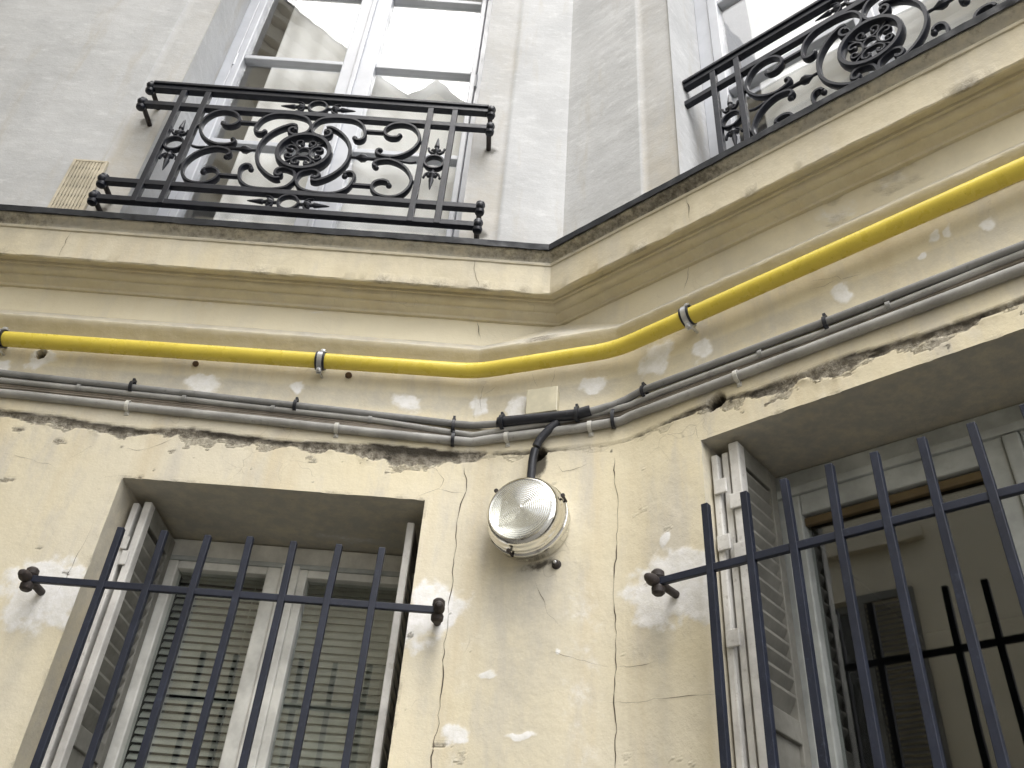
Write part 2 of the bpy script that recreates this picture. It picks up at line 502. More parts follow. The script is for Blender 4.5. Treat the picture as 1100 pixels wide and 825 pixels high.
FIL = [(-1.383, 2.627, 0.117, 0.086), (-1.348, 2.672, 0.061, 0.047), (-1.422, 2.582, 0.06, 0.057), (-0.198, 2.681, 0.076, 0.065), (-0.234, 2.624, 0.062, 0.068), (-1.74, 3.505, 0.04, 0.042), (-1.131, 3.439, 0.052, 0.036), (-0.393, 3.421, 0.04, 0.032), (-0.787, 3.459, 0.02, 0.021), (-1.85, 3.443, 0.025, 0.029), (-0.133, 3.425, 0.029, 0.037), (0.019, 3.4, 0.041, 0.048), (0.282, 3.451, 0.04, 0.032), (0.52, 3.488, 0.05, 0.055), (0.684, 3.444, 0.028, 0.033), (1.154, 3.44, 0.024, 0.034), (1.434, 3.506, 0.016, 0.017), (1.472, 3.502, 0.01, 0.017), (1.568, 3.471, 0.018, 0.018), (1.39, 3.455, 0.012, 0.01), (0.536, 2.673, 0.12, 0.076), (0.582, 2.712, 0.08, 0.055), (0.508, 2.605, 0.064, 0.048), (0.62, 2.62, 0.06, 0.057), (-0.024, 2.469, 0.028, 0.007), (0.191, 2.52, 0.008, 0.006), (0.094, 2.293, 0.037, 0.008), (0.526, 2.813, 0.01, 0.023), (-0.098, 2.298, 0.03, 0.03)]


def wall_h(s, z):
    """relief of the lower wall in metres and its masks of wear and painted shade"""
    s = np.asarray(s, float); z = np.asarray(z, float)
    h = sum(.0075 * np.clip(1 - np.abs(s - sf) / .085, 0, 1) ** 2 for sf in (SL, S_R))
    h = h + fbm(s * 2.2, z * 2.2, 3) * .0035 + fbm(s * 11, z * 11, 9) * .0011
    zc = np.interp(s, *GZ); hw = np.interp(s, *GW) * (1 + .3 * (s < -.1))
    n1 = fbm(s * 16, z * 5, 21, 6) * 1.5; n2 = fbm(s * 20, z * 20, 33, 4)
    lo = zc - hw * (1 + 1.0 * n1); hi = zc + hw * (.8 + .35 * fbm(s * 9, 0 * z, 41)) + .003 * n2
    m = sstep(0, .005, z - lo) * sstep(0, .005, hi - z)
    rough = fbm(s * 60, z * 60, 51, 4)
    h = h + np.where(z > zc, .005, 0.0) * sstep(0, .004, z - zc)
    h = h - m * (.007 + .006 * rough + .004 * fbm(s * 25, z * 25, 77))
    lip = np.exp(-np.clip(lo - z, 0, 1) / .018) * (z <= lo + .001)
    h = h + lip * np.clip(fbm(s * 16, z * 10, 61, 4), 0, 1) * .014 * np.clip(hw / .02, 0, 1.2)
    dirt_shade = m * (.12 + .42 * sstep(.3, .95, (z - lo) / np.maximum(hi - lo, .002)) + .55 * fbm(s * 7, z * 9, 5))  # dirt in the break, plus shade painted into its upper part
    # sooty fringe around the break and drips on the right
    near = np.exp(-np.abs(z - zc) / .03) * np.clip(fbm(s * 9, z * 16, 88, 5), 0, 1) * np.clip(hw / .02, 0, 1)
    dirt_shade = dirt_shade + near * .5
    drip = np.clip(fbm(s * 45, z * 4, 99, 4) - .05, 0, 1) * sstep(.72, .85, s) * sstep(3.06, 3.12, z) * (z < zc) * sstep(0, 1, fbm(s * 5, z * 0, 12) + .6)
    dirt_shade = dirt_shade + drip * 1.1
    scr = np.clip(fbm(s * 26, z * 26, 131, 5) - .40, 0, 1) * sstep(2.95, 3.1, z) * (z < zc) * 3.2
    dirt_shade = dirt_shade + scr * np.clip(.5 + fbm(s * 3, z * 3, 132), 0, 1)
    below = np.clip(lo - z, 0, 9)
    flake = sstep(.06, .11, fbm(s * 13, z * 26, 161, 5) + .62 * np.exp(-below / .020) - .52) * (z <= lo) * np.clip(hw / .012, 0, 1)
    fe = sstep(.02, .06, fbm(s * 13, z * 26, 161, 5) + .62 * np.exp(-below / .020) - .52) * (z <= lo) * np.clip(hw / .012, 0, 1) - flake
    h = h - flake * (.0035 + .002 * rough)
    dirt_shade = dirt_shade + fe * .35 + flake * np.clip(fbm(s * 40, z * 40, 163, 3), 0, 1) * .7
    fill = np.zeros_like(s)
    wx = fbm(s * 24, z * 24, 141, 5) * 1.5; wy = fbm(s * 24, z * 24, 151, 5) * 1.5
    for (a, b, ra, rb) in FIL:
        q_ = .45 * min(ra, rb) + .006
        d = np.sqrt(((s - a + q_ * wx) / ra) ** 2 + ((z - b + q_ * wy) / rb) ** 2)
        f = np.clip(1.36 - .75 * d, 0, 1)
        fill = np.maximum(fill, f)
    h = h + sstep(.4, .7, fill) * .0012
    rgh = np.maximum(m * .95, flake * .6)
    for (a, b, r, irr) in HOLES:
        dx = (s - a) + irr * .012 * fbm(s * 40, z * 40, 7); dz = (z - b) + irr * .012 * fbm(s * 40, z * 40, 8)
        if irr: dz = dz - .35 * dx
        d = np.sqrt(dx ** 2 + (dz * (1.0 if not irr else 1.25)) ** 2)
        k = 1 - sstep(r * .55, r, d)
        h = h - k * .06
        rgh = np.maximum(rgh, sstep(0, .3, k) * .9); dirt_shade = np.maximum(dirt_shade, sstep(.3, .7, k) * 1.0)
        fill = fill * (1 - sstep(0, .2, k))
    # tar smeared round the lamp cable
    d = np.sqrt(((s - .100) / .030) ** 2 + ((z - 3.17) / .062) ** 2)
    dirt_shade = np.maximum(dirt_shade, np.clip(1.5 - d * 1.0, 0, 1) * 1.0)
    d = np.sqrt(((s - .125 + .02 * wx) / .075) ** 2 + ((z - 2.795 - .25 * (s - .125) + .012 * wy) / .022) ** 2)
    dirt_shade = np.maximum(dirt_shade, np.clip(.85 - d * .6, 0, 1))
    # grey dust band over the cable run; yellower wall above it
    dust_shade = sstep(3.36, 3.42, z) * (1 - sstep(3.455, 3.475 + .012 * fbm(s * 3, z * 0, 14), z)) * .75 * np.clip(.75 + .5 * fbm(s * 1.7, z * 4, 15), 0, 1)
    dust_shade = dust_shade + (z > zc) * sstep(zc + .01, zc + .05, z) * (1 - sstep(3.30, 3.38, z)) * .35
    # water stains under the wall anchors and the lamp
    for (a, b, w_, ln) in ((-1.385, 2.60, .03, .3), (.50, 2.60, .03, .35), (.10, 2.80, .10, .55), (-.2, 2.58, .03, .2)):
        dust_shade = dust_shade + np.exp(-((s - a) / w_) ** 2) * (z < b) * np.exp(-np.clip(b - z, 0, 9) / ln) * .75
    fill = np.maximum(fill, .36 * np.exp(-((s - .26) / .12) ** 2) * (z < 2.95) * sstep(2.95, 2.7, z) + .30 * np.exp(-((s + .10) / .05) ** 2) * sstep(2.75, 2.55, z))
    return h, np.clip(dirt_shade, 0, 1), np.clip(dust_shade, 0, 1), fill, np.clip(rgh, 0, 1)


def sorted_lines(*arrs):
    a = np.unique(np.round(np.concatenate([np.atleast_1d(np.asarray(x, float)) for x in arrs]), 5))
    keep = [a[0]]
    for x in a[1:]:
        keep.append(x)
    return np.array(keep)


OPEN_L = (-1.287, -.281, 1.0, 3.04)                 # s0, s1, z0, z1
OPEN_R = (.563 + S_R - CH_A, 2.06 + S_R - CH_A, 1.0, 3.108)


def lines_with(base, exact, tol):
    base = np.array([b for b in base if min(abs(b - e) for e in exact) > tol])
    return np.unique(np.concatenate([base, exact]))


ss = lines_with(np.concatenate([np.arange(-5, -2.25, .25), np.arange(-2.25, 1.8, .0056), np.arange(1.8, 5.2, .25)]),
                [OPEN_L[0], OPEN_L[1], OPEN_R[0], OPEN_R[1], SL, S_R], .003)
zz = lines_with(np.concatenate([np.arange(0, 1.95, .2), np.arange(1.95, 3.60, .0056)]), [1.0, 3.04, 3.108, 3.60], .003)
GS, GZZ = np.meshgrid(ss, zz)                       # rows = z
shape = GS.shape
H, A_dirt_shade, A_dust, A_fill, A_rgh = wall_h(GS.ravel(), GZZ.ravel())
# chipped arrises of the openings
for (a, b, c, d) in (OPEN_L, OPEN_R):
    inside = (GS.ravel() > a - .03) & (GS.ravel() < b + .03) & (GZZ.ravel() < d + .03)
    dist = np.maximum(np.maximum(a - GS.ravel(), GS.ravel() - b), GZZ.ravel() - d)
    chip = np.clip(fbm(GS.ravel() * 22, GZZ.ravel() * 22, 71, 4) - .12, 0, 1) * np.clip(1 - np.abs(dist) / .014, 0, 1) * inside
    H = H - chip * .010
    A_rgh = np.clip(A_rgh + chip * 1.2, 0, 1)
WP = wall_pos(GS.ravel(), H, GZZ.ravel())
nr_, nc_ = shape
ii, jj = np.meshgrid(np.arange(nr_ - 1), np.arange(nc_ - 1), indexing='ij')
cs = (ss[jj] + ss[jj + 1]) / 2; cz = (zz[ii] + zz[ii + 1]) / 2
keep = np.ones_like(cs, bool)
for (a, b, c, d) in (OPEN_L, OPEN_R):
    keep &= ~((cs > a) & (cs < b) & (cz > c) & (cz < d))
q0 = (ii * nc_ + jj)[keep]
F = np.stack([q0, q0 + 1, q0 + 1 + nc_, q0 + nc_], -1)


def dense_mesh(name, V, F, attrs, mat, parent):
    mi = BASE[parent.name].inverted()
    V = V @ np.array(mi.to_3x3()).T + np.array(mi.translation)
    me = bpy.data.meshes.new(name)
    me.vertices.add(len(V)); me.vertices.foreach_set("co", V.ravel())
    me.loops.add(F.size); me.loops.foreach_set("vertex_index", F.ravel().astype(np.int32))
    me.polygons.add(len(F)); me.polygons.foreach_set("loop_start", np.arange(0, F.size, 4, dtype=np.int32))
    me.update(calc_edges=True); me.validate()
    for k, v in attrs.items():
        a = me.attributes.new(k, 'FLOAT', 'POINT'); a.data.foreach_set("value", np.asarray(v, np.float32))
    me.materials.append(mat); me.shade_smooth()
    o = bpy.data.objects.new(name, me); COL.objects.link(o); o.parent = parent; BASE[o.name] = BASE[parent.name]
    return o


lower = dense_mesh("lower_wall", WP, F, dict(dirt_shade=A_dirt_shade, dust_shade=A_dust, filler=A_fill, rough=A_rgh), M_CREAM, BLD)

# reveals of the two lower openings, butted to the wall's own edge
WPg = WP.reshape(nr_, nc_, 3)


def reveal(op, frame, depth):
    a, b, c, d = op
    ja, jb = int(np.argmin(abs(ss - a))), int(np.argmin(abs(ss - b)))
    ic, id_ = int(np.argmin(abs(zz - c))), int(np.argmin(abs(zz - d)))
    loop = [WPg[i, ja] for i in range(ic, id_)] + [WPg[id_, j] for j in range(ja, jb)] + [WPg[i, jb] for i in range(id_, ic - 1, -1)]
    loop = np.array(loop); n = np.array(frame.n)
    o0 = (loop - np.array(frame.origin)) @ n
    rows = []
    ds = [0, .012, .03, .08, .16, .24, .32, depth]
    for dd in ds:
        e = loop + n[None, :] * (np.where(dd == 0, 0, -dd - o0))[:, None]
        rows.append(e)
    k = len(loop); V = np.concatenate(rows)
    Fq = [(r * k + i, r * k + i + 1, (r + 1) * k + i + 1, (r + 1) * k + i) for r in range(len(ds) - 1) for i in range(k - 1)]
    # smooth the broken edge into the reveal
    return V, np.array(Fq)


def up_col(sv):
    return sv


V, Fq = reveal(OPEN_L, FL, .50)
z_ = V[:, 2]; att = dict(dirt_shade=np.zeros(len(V)), dust_shade=np.full(len(V), .6) + .3 * (V[:, 2] > 3.02), filler=np.zeros(len(V)), rough=np.zeros(len(V)))  # grey mask paints in the shade of the jambs and soffit
# grey filler smeared on the soffit above the right sash
att['filler'] = np.clip(1.15 - np.sqrt(((V[:, 0] + .56) / .25) ** 2 + ((V[:, 1] - .37) / .075) ** 2), 0, 1) * (z_ > 3.02) * .95
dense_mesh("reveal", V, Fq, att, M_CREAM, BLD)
V, Fq = reveal(OPEN_R, FR, .46)
dense_mesh("reveal", V, Fq, dict(dirt_shade=np.zeros(len(V)), dust_shade=np.full(len(V), .55) + .4 * (V[:, 2] > 3.09), filler=np.zeros(len(V)), rough=np.zeros(len(V))), M_CREAM, BLD)  # shade painted into the jambs, stronger on the soffit

# cracks that follow the wall's relief
CR = [[(-0.161, 3.172), (-0.146, 3.085), (-0.162, 3.034), (-0.165, 2.961), (-0.166, 2.914), (-0.158, 2.879), (-0.165, 2.833), (-0.161, 2.763), (-0.161, 2.654), (-0.162, 2.589), (-0.158, 2.524), (-0.158, 2.428), (-0.16, 2.278), (-0.16, 2.15)], [(0.356, 3.146), (0.359, 3.049), (0.364, 2.966), (0.361, 2.87), (0.355, 2.764), (0.354, 2.676), (0.356, 2.538), (0.357, 2.383), (0.357, 2.15)], [(0.111, 2.74), (0.128, 2.694), (0.158, 2.634), (0.202, 2.588)], [(-1.488, 3.093), (-1.459, 3.118), (-1.417, 3.152)], [(-1.702, 3.096), (-1.645, 3.087), (-1.582, 3.07), (-1.543, 3.067), (-1.513, 3.051)], [(-1.363, 3.025), (-1.334, 3.038), (-1.293, 3.045)], [(-1.327, 3.149), (-1.263, 3.147), (-1.208, 3.174), (-1.154, 3.209)], [(-0.351, 3.18), (-0.302, 3.173), (-0.253, 3.159), (-0.224, 3.125), (-0.239, 3.091), (-0.268, 3.074), (-0.317, 3.045)], [(-0.245, 3.087), (-0.197, 3.073), (-0.16, 3.076)], [(0.31, 3.196), (0.3, 3.165)], [(0.17, 3.151), (0.186, 3.117), (0.249, 3.126), (0.272, 3.14)], [(0.052, 3.55), (0.068, 3.506), (0.09, 3.456)], [(0.148, 3.553), (0.144, 3.492), (0.126, 3.446)], [(-0.107, 3.537), (-0.128, 3.478), (-0.124, 3.395)], [(-0.074, 3.51), (-0.118, 3.464)], [(0.642, 3.177), (0.653, 3.135), (0.66, 3.112)], [(0.68, 3.172), (0.684, 3.14)], [(0.34, 2.368), (0.464, 2.365), (0.588, 2.355), (0.655, 2.348)], [(0.353, 2.464), (0.438, 2.463), (0.489, 2.465)], [(0.164, 2.522), (0.34, 2.465)], [(0.584, 2.997), (0.6, 2.969)], [(0.54, 2.891), (0.576, 2.871)], [(1.062, 3.532), (1.152, 3.509), (1.162, 3.488), (1.218, 3.48)], [(1.064, 3.504), (1.106, 3.489), (1.156, 3.499)], [(0.938, 3.177), (0.982, 3.212), (1.014, 3.232)], [(-1.268 - .05, 2.878), (-1.335, 2.714), (-1.349, 2.592)]]
CRW = [3.3, 2.9] + [1.2] * 40


def crack(pts, wmm, parent, posf, i):
    P = []
    for k in range(len(pts) - 1):
        a, b = np.array(pts[k]), np.array(pts[k + 1]); n = max(2, int(np.linalg.norm(b - a) / .012))
        for t in range(n): P.append(a + (b - a) * t / n)
    P.append(np.array(pts[-1])); P = np.array(P)
    ln = np.arange(len(P)) * .012
    P[:, 0] += vnoise(ln * 45, ln * 0 + i, 3) * .004 + vnoise(ln * 14, ln * 0 + i, 4) * .004
    P[:, 1] += vnoise(ln * 45, ln * 0 + i, 5) * .003
    t = np.gradient(P, axis=0); t /= np.linalg.norm(t, axis=1)[:, None] + 1e-9
    w = wmm * .001 * (.2 + 1.1 * np.abs(vnoise(ln * 22, ln * 0 + i, 6))) * np.minimum(1, np.minimum(np.arange(len(P)) + .3, len(P) - np.arange(len(P)) - .7) / 4)
    side = np.stack([-t[:, 1], t[:, 0]], -1) * (w / 2)[:, None]
    A, B = P + side, P - side
    V = np.concatenate([posf(A), posf(B)]); n = len(P)
    Fq = np.array([(k, k + 1, n + k + 1, n + k) for k in range(n - 1)])
    dense_mesh("crack", V, Fq, {}, M_CRACK, parent)


def on_wall(A):
    h = wall_h(A[:, 0], A[:, 1])[0]
    return wall_pos(A[:, 0], h + .0016, A[:, 1])


for i, c in enumerate(CR):
    crack(c, CRW[i], lower, on_wall, i)

# ------------------------------------------------------------------ frieze between string course and cornice (sharp corner above, splay below)
TAN2 = math.tan(.5 * FL.n.angle(FR.n)); TAN4 = math.tan(.25 * FL.n.angle(FR.n))
zf = np.concatenate([np.arange(3.63, 3.85, .0075), [3.86]])


def a_of(z): return CH_A * np.clip((3.845 - z) / (3.845 - 3.708), 0, 1)


Ls = np.concatenate([np.linspace(0, .52, 10)[:-1], np.linspace(.52, 1, 300)])
Rs = np.concatenate([np.linspace(0, .4, 300)[:-1], np.linspace(.4, 1, 10)])
Vf, cols = [], 0
sv, zv = [], []
rowsV = []
for z in zf:
    a = float(a_of(z))
    row = []
    sarr = np.concatenate([-5 + (CX - a + 5) * Ls])
    row_s = list(sarr)
    pl = [(u, 0.0) for u in sarr]
    c0 = Vector((CX - a, 0, 0)); c1 = Vector((CX, 0, 0)) + D_R * a
    mid = [c0.lerp(c1, t) for t in np.linspace(0, 1, 22)[1:-1]]
    ru = a + (5 - a) * Rs
    pts = [Vector((u, 0, z)) for u in sarr] + [Vector((p.x, p.y, z)) for p in mid] + [FR.w(u, 0, z) for u in ru]
    nrm = [FL.n] * len(sarr) + [FC.n] * len(mid) + [FR.n] * len(ru)
    sc_ = list(sarr) + list(np.linspace(CX - a, CX + a, 22)[1:-1]) + list(CX + ru)
    rowsV.append((pts, nrm, sc_))
nC = len(rowsV[0][0])
VV = np.array([[*p] for r in rowsV for p in r[0]]); NN = np.array([[*p] for r in rowsV for p in r[1]])
SC = np.array([x for r in rowsV for x in r[2]]); ZC = VV[:, 2]
hf = fbm(SC * 3, ZC * 3, 203) * .003 + fbm(SC * 14, ZC * 14, 205) * .001
flk = np.clip(fbm(SC * 9, ZC * 14, 207, 5) + .05, 0, 1) * sstep(1.08, 1.16, SC) * (1 - sstep(1.42, 1.7, SC))
hf = hf - sstep(.1, .2, flk) * .003 + sstep(.1, .2, flk) * .003 * fbm(SC * 40, ZC * 40, 209)
VV = VV + NN * hf[:, None]
grey = np.exp(-((SC - .16) / .19) ** 2) * (1 - sstep(3.74, 3.86, ZC)) * .9 + .30 * sstep(.35, .9, SC) * np.clip(.5 + fbm(SC * 4, ZC * 6, 211), 0, 1)
fl = .42 * np.exp(-((SC - .17) / .13) ** 2) * (1 - sstep(3.72, 3.82, ZC))
for (a, b, ra, rb) in ((-1.365, 3.815, .05, .02), (-1.223, 3.815, .06, .02), (-.801, 3.818, .05, .012), (1.25, 3.76, .05, .04), (1.18, 3.79, .04, .03), (1.40, 3.80, .05, .03)):
    fl = np.maximum(fl, np.clip(1.0 - .7 * np.sqrt(((SC - a + .03 * fbm(SC * 20, ZC * 20, 5)) / ra) ** 2 + ((ZC - b + .02 * fbm(SC * 20, ZC * 20, 6)) / rb) ** 2), 0, .42))
nR = len(zf)
Ff = np.array([(r * nC + i, r * nC + i + 1, (r + 1) * nC + i + 1, (r + 1) * nC + i) for r in range(nR - 1) for i in range(nC - 1)])
frieze = dense_mesh("frieze_wall", VV, Ff, dict(dirt_shade=np.clip(fbm(SC * 8, ZC * 8, 213, 4) - .45, 0, 1), dust_shade=np.clip(grey, 0, 1), filler=fl, ochre=np.clip(.05 + .3 * fbm(SC * 2, ZC * 5, 219), 0, 1), light=np.clip(.6 + .5 * fbm(SC * 2.5, ZC * 3, 223), 0, 1), rough=sstep(.1, .25, flk) * .25), M_CREAM, BLD)
for i, c in enumerate([[(-.182, 3.835), (-.166, 3.80), (-.150, 3.725)], [(.573 + CX, 3.83), (.56 + CX, 3.76), (.545 + CX, 3.725)]]):
    def on_fr(A):
        P = np.array([FL.w(s, .005, z) if s < CX else FR.w(s - CX, .005, z) for s, z in A]); return P
    crack(c, 2.2, frieze, on_fr, 60 + i)


# ------------------------------------------------------------------ mouldings swept round the corner
def moulding(name, prof, mat, splay, jitter, attrs=None, seed=1, step=.014):
    """prof = [(o,z)]; jitter = per-point roughness in metres"""
    us_l = np.concatenate([np.arange(-5, -2.3, .3), np.arange(-2.3, 0.0, step)])
    us_r = np.concatenate([np.arange(step, 2.0, step), np.arange(2.0, 5.1, .3)])
    V, att_s, att_k = [], [], []
    for k, (o, z) in enumerate(prof):
        pts, s_ = [], []
        if splay:
            uL, uR, c0, c1 = SL - o * TAN4, CH_A + o * TAN4, o * TAN4, CH_W - o * TAN4
            la = -5 + (uL + 5) * (us_l + 5) / 5.0
            pts += [(FL, u) for u in la] + [(FL, uL)]; s_ += list(la) + [uL]
            ca = np.linspace(c0, c1, 40)
            pts += [(FC, c) for c in ca[1:-1]]; s_ += list(SL + ca[1:-1])
            ra = np.concatenate([[uR], uR + us_r])
            pts += [(FR, u) for u in ra]; s_ += list(ra + S_R - CH_A)
        else:
            uL, uR = CX - o * TAN2, o * TAN2
            la = -5 + (uL + 5) * (us_l + 5) / 5.0
            pts += [(FL, u) for u in la] + [(FL, uL)]; s_ += list(la) + [uL]
            ra = uR + us_r
            pts += [(FR, u) for u in ra]; s_ += list(CX + ra)
        s_ = np.array(s_)
        jo = fbm(s_ * 30, s_ * 0 + k * 3.7, seed, 3) * jitter[k] - np.clip(fbm(s_ * 9, s_ * 0 + k * 1.3, seed + 5, 4) - .25, 0, 1) * jitter[k] * 3
        jz = fbm(s_ * 26, s_ * 0 + k * 5.1, seed + 9, 3) * jitter[k] + fbm(s_ * 1.1, s_ * 0, seed + 11, 2) * .004
        # no jitter right at the mitre
        for (f, u), a, b in zip(pts, jo, jz):
            V.append(f.w(u, o + a, z + b))
        att_s.append(s_); att_k.append(np.full(len(s_), k))
    n = len(att_s[0]); m = len(prof)
    Fq = np.array([(k * n + i, k * n + i + 1, (k + 1) * n + i + 1, (k + 1) * n + i) for k in range(m - 1) for i in range(n - 1)])
    s_all = np.concatenate(att_s); k_all = np.concatenate(att_k)
    at = attrs(s_all, k_all) if attrs else {}
    ob = dense_mesh(name, np.array([[*v] for v in V]), Fq, at, mat, BLD)
    ob.data.set_sharp_from_angle(angle=math.radians(28))
    return ob


CP = [(-.01, 3.829, 0, 'b'), (.012, 3.830, .001, 'b'), (.0125, 3.841, .001, 'b'), (.018, 3.845, .001, 'b'), (.030, 3.851, .001, 'b'), (.039, 3.857, .001, 'b'), (.040, 3.866, .001, 'b'), (.046, 3.8665, .001, 'b'),
      (.056, 3.869, .001, 'b'), (.064, 3.874, .001, 'b'), (.069, 3.881, .001, 'b'), (.070, 3.889, .001, 'b'), (.078, 3.890, .001, 'o'), (.080, 3.900, .001, 'o'), (.108, 3.899, .001, 'o'), (.111, 3.886, .0015, 'e'), (.122, 3.884, .003, 'e'), (.126, 3.888, .0025, 'e'),
      (.1265, 3.93, .001, 'f'), (.1265, 3.98, .001, 'f'), (.126, 4.024, .001, 'f'), (.131, 4.026, .001, 'f'), (.1325, 4.033, .001, 'f'), (.130, 4.040, .001, 'f'), (.119, 4.042, .001, 't'), (.119, 4.050, .001, 't'), (.124, 4.060, .001, 't'),
      (.136, 4.069, .001, 't'), (.148, 4.076, .001, 't'), (.152, 4.082, .001, 't'), (.152, 4.10, 0, 't')]
cprof = [(a, b) for a, b, c, d in CP]; cj = [c for a, b, c, d in CP]
CCAT = np.array([d for a, b, c, d in CP])


def catt(s, k):
    cat = CCAT[k]
    top, fas, edge, bed = cat == 't', cat == 'f', cat == 'e', (cat == 'b') | (cat == 'o')
    soot = top * (.34 + .22 * fbm(s * 2.5, k * .08, 301) + .018 * (k - 24)) + np.where(top & (s > .2), .08, 0)
    soot = soot + np.where(k == 20, .12, 0) * np.clip(fbm(s * 3, s * 0, 302) + .4, 0, 1) + (cat == 'o') * .25
    soot = soot + np.clip(fbm(s * 8, k * .7, 303, 4) - .42, 0, 1)
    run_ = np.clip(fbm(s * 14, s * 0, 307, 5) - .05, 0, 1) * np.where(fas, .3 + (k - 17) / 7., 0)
    dust_shade = top * .8 + fas * (.18 + .13 * (k - 18) + .3 * fbm(s * 3, k * .2, 305)) + run_ * .7  # fascia greys towards its top: shade painted in with the dust
    och = fas * (.42 + .45 * fbm(s * 2.2, k * .15, 315)) + bed * (.55 + .4 * fbm(s * 3, k * .3, 317)) + edge * .3
    return dict(dirt_shade=np.clip(soot, 0, 1), dust_shade=np.clip(dust_shade, 0, 1), filler=np.zeros(len(s)), ochre=np.clip(och, 0, 1),
                rough=np.where(edge, np.clip(fbm(s * 12, s * 0, 309, 4), 0, 1), 0))


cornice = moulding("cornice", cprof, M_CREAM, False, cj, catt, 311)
sprof = [(-.01, 3.718), (.002, 3.712), (.012, 3.700), (.028, 3.679), (.037, 3.668), (.043, 3.660), (.042, 3.651), (.035, 3.638), (.026, 3.625), (.018, 3.612), (.012, 3.598), (.008, 3.573), (-.01, 3.571)]
sj = [0, .001, .002, .002, .002, .0015, .001, .001, .001, .001, .001, .001, 0]


def satt(s, k):
    top = (k <= 4)
    dust_shade = np.where(top, .75 + .3 * fbm(s * 3, k * .1, 321), .45)  # dusty top; the grey underneath is painted shade
    rg = np.exp(-((s - .09) / .05) ** 2) * (k < 6) + np.clip(fbm(s * 7, k * .2, 323, 4) - .3, 0, 1) * top
    return dict(ochre=np.where(k > 5, 1.0, .1), dirt_shade=np.clip(rg * .35 + np.clip(fbm(s * 10, k * .5, 327, 4) - .42, 0, 1), 0, 1), dust_shade=np.clip(dust_shade, 0, 1), filler=np.where(top, .18 + .2 * fbm(s * 9, k * .3, 329), 0), rough=np.clip(rg, 0, .8))  # full ochre below the ridge paints in the underside's shade


moulding("string_course", sprof, M_CREAM, True, sj, satt, 331)
zprof = [(-.02, 4.150), (.157, 4.116), (.161, 4.111), (.162, 4.080), (.158, 4.079), (.153, 4.098), (.10, 4.100)]
moulding("flashing", zprof, M_ZINC, False, [0, .001, .0012, .003, .003, .001, 0], None, 341)
# cracks across the cornice fascia
for i, (f, pts) in enumerate(((FL, [(-.207, 4.03), (-.202, 3.98), (-.178, 3.89)]), (FL, [(-1.767, 4.03), (-1.772, 3.963), (-1.764, 3.89)]), (FR, [(.645, 4.02), (.652, 3.95), (.648, 3.89)]))):
    crack(pts, 3.0, cornice, (lambda A, f=f: np.array([[*f.w(u, .1295, z)] for u, z in A])), 80 + i)


# ------------------------------------------------------------------ grey upper walls with their tall openings
def upper_wall(frame, u_lo, u_hi, op, band, seed, parent):
    u0, u1, z0, z1 = op
    us = lines_with(np.concatenate([np.arange(u_lo, min(u_hi, 2.2) if frame is FR else u_hi, .02), np.arange(2.2, u_hi, .2) if frame is FR else []]),
                    [u_lo, u_hi, u0, u1] + [b + e for b in band for e in (-.004, .004)], .006)
    zs = lines_with(np.concatenate([np.arange(4.08, 7.0, .02), np.arange(7, 9.6, .25)]), [z0, z1], .005)
    G, Zg = np.meshgrid(us, zs); s, z = G.ravel(), Zg.ravel()
    h = fbm(s * 2, z * 2, seed) * .004 + fbm(s * 9, z * 18, seed + 3) * .0018
    inb = ((s > band[0]) & (s < u0 + .001)) | ((s > u1 - .001) & (s < band[1]))
    h = h - inb * .010
    h = h * (np.abs(s - (CX if frame is FL else 0)) > .015)
    P = np.array(frame.origin) + s[:, None] * np.array(frame.d) + h[:, None] * np.array(frame.n); P[:, 2] = z
    dirt_shade = np.zeros(len(s)); dust_shade = inb * (.3 + .5 * np.clip(fbm(s * 5, z * 2, seed + 5), 0, 1)) + .25 * sstep(4.6, 4.15, z)
    dust_shade = dust_shade + .5 * np.exp(-((z - 4.45) / .35) ** 2) * inb
    if frame is FL:
        for (a, b) in ((-.205, 4.87), (-.205, 4.33), (-1.79, 4.90), (-1.79, 4.30)):
            dirt_shade = np.maximum(dirt_shade, .8 * np.exp(-(((s - a) / .03) ** 2 + ((z - b + .01) / .03) ** 2)) + .35 * np.exp(-((s - a) / .04) ** 2) * (z < b) * np.exp(-(b - z) / .1))
    dirt_shade = np.maximum(dirt_shade, np.exp(-np.abs(np.minimum(np.abs(s - band[0]), np.abs(s - band[1]))) / .006) * .38 * (.7 + .6 * fbm(s * 3, z * 6, seed + 8)))
    nc, nr = len(us), len(zs)
    ii, jj = np.meshgrid(np.arange(nr - 1), np.arange(nc - 1), indexing='ij')
    cu = (us[jj] + us[jj + 1]) / 2; cz = (zs[ii] + zs[ii + 1]) / 2
    kp = ~((cu > u0) & (cu < u1) & (cz > z0) & (cz < z1))
    q = (ii * nc + jj)[kp]
    return dense_mesh("upper_wall", P, np.stack([q, q + 1, q + 1 + nc, q + nc], -1), dict(dirt_shade=np.clip(dirt_shade, 0, 1), dust_shade=np.clip(dust_shade, 0, 1)), M_GREY, parent)


OP_UL = (-1.705, -.295, 4.12, 6.95)
OP_UR = (.558, 2.062, 4.12, 6.95)
upper_wall(FL, -5, CX, OP_UL, (-1.87, -.137), 401, BLD)
upper_wall(FR, 0, 5, OP_UR, (.393, 2.22), 431, BLD)
for (f, op) in ((FL, OP_UL), (FR, OP_UR)):
    u0, u1, z0, z1 = op; d = .36
    b = MB(f)
    b.add([(u0, .0, z0), (u0, -d, z0), (u0, -d, z1), (u0, .0, z1), (u1, .0, z0), (u1, -d, z0), (u1, -d, z1), (u1, .0, z1)],
          [(0, 1, 2, 3), (4, 5, 6, 7), (3, 2, 6, 7), (0, 1, 5, 4)])
    b.build("reveal", M_GREY, BLD)


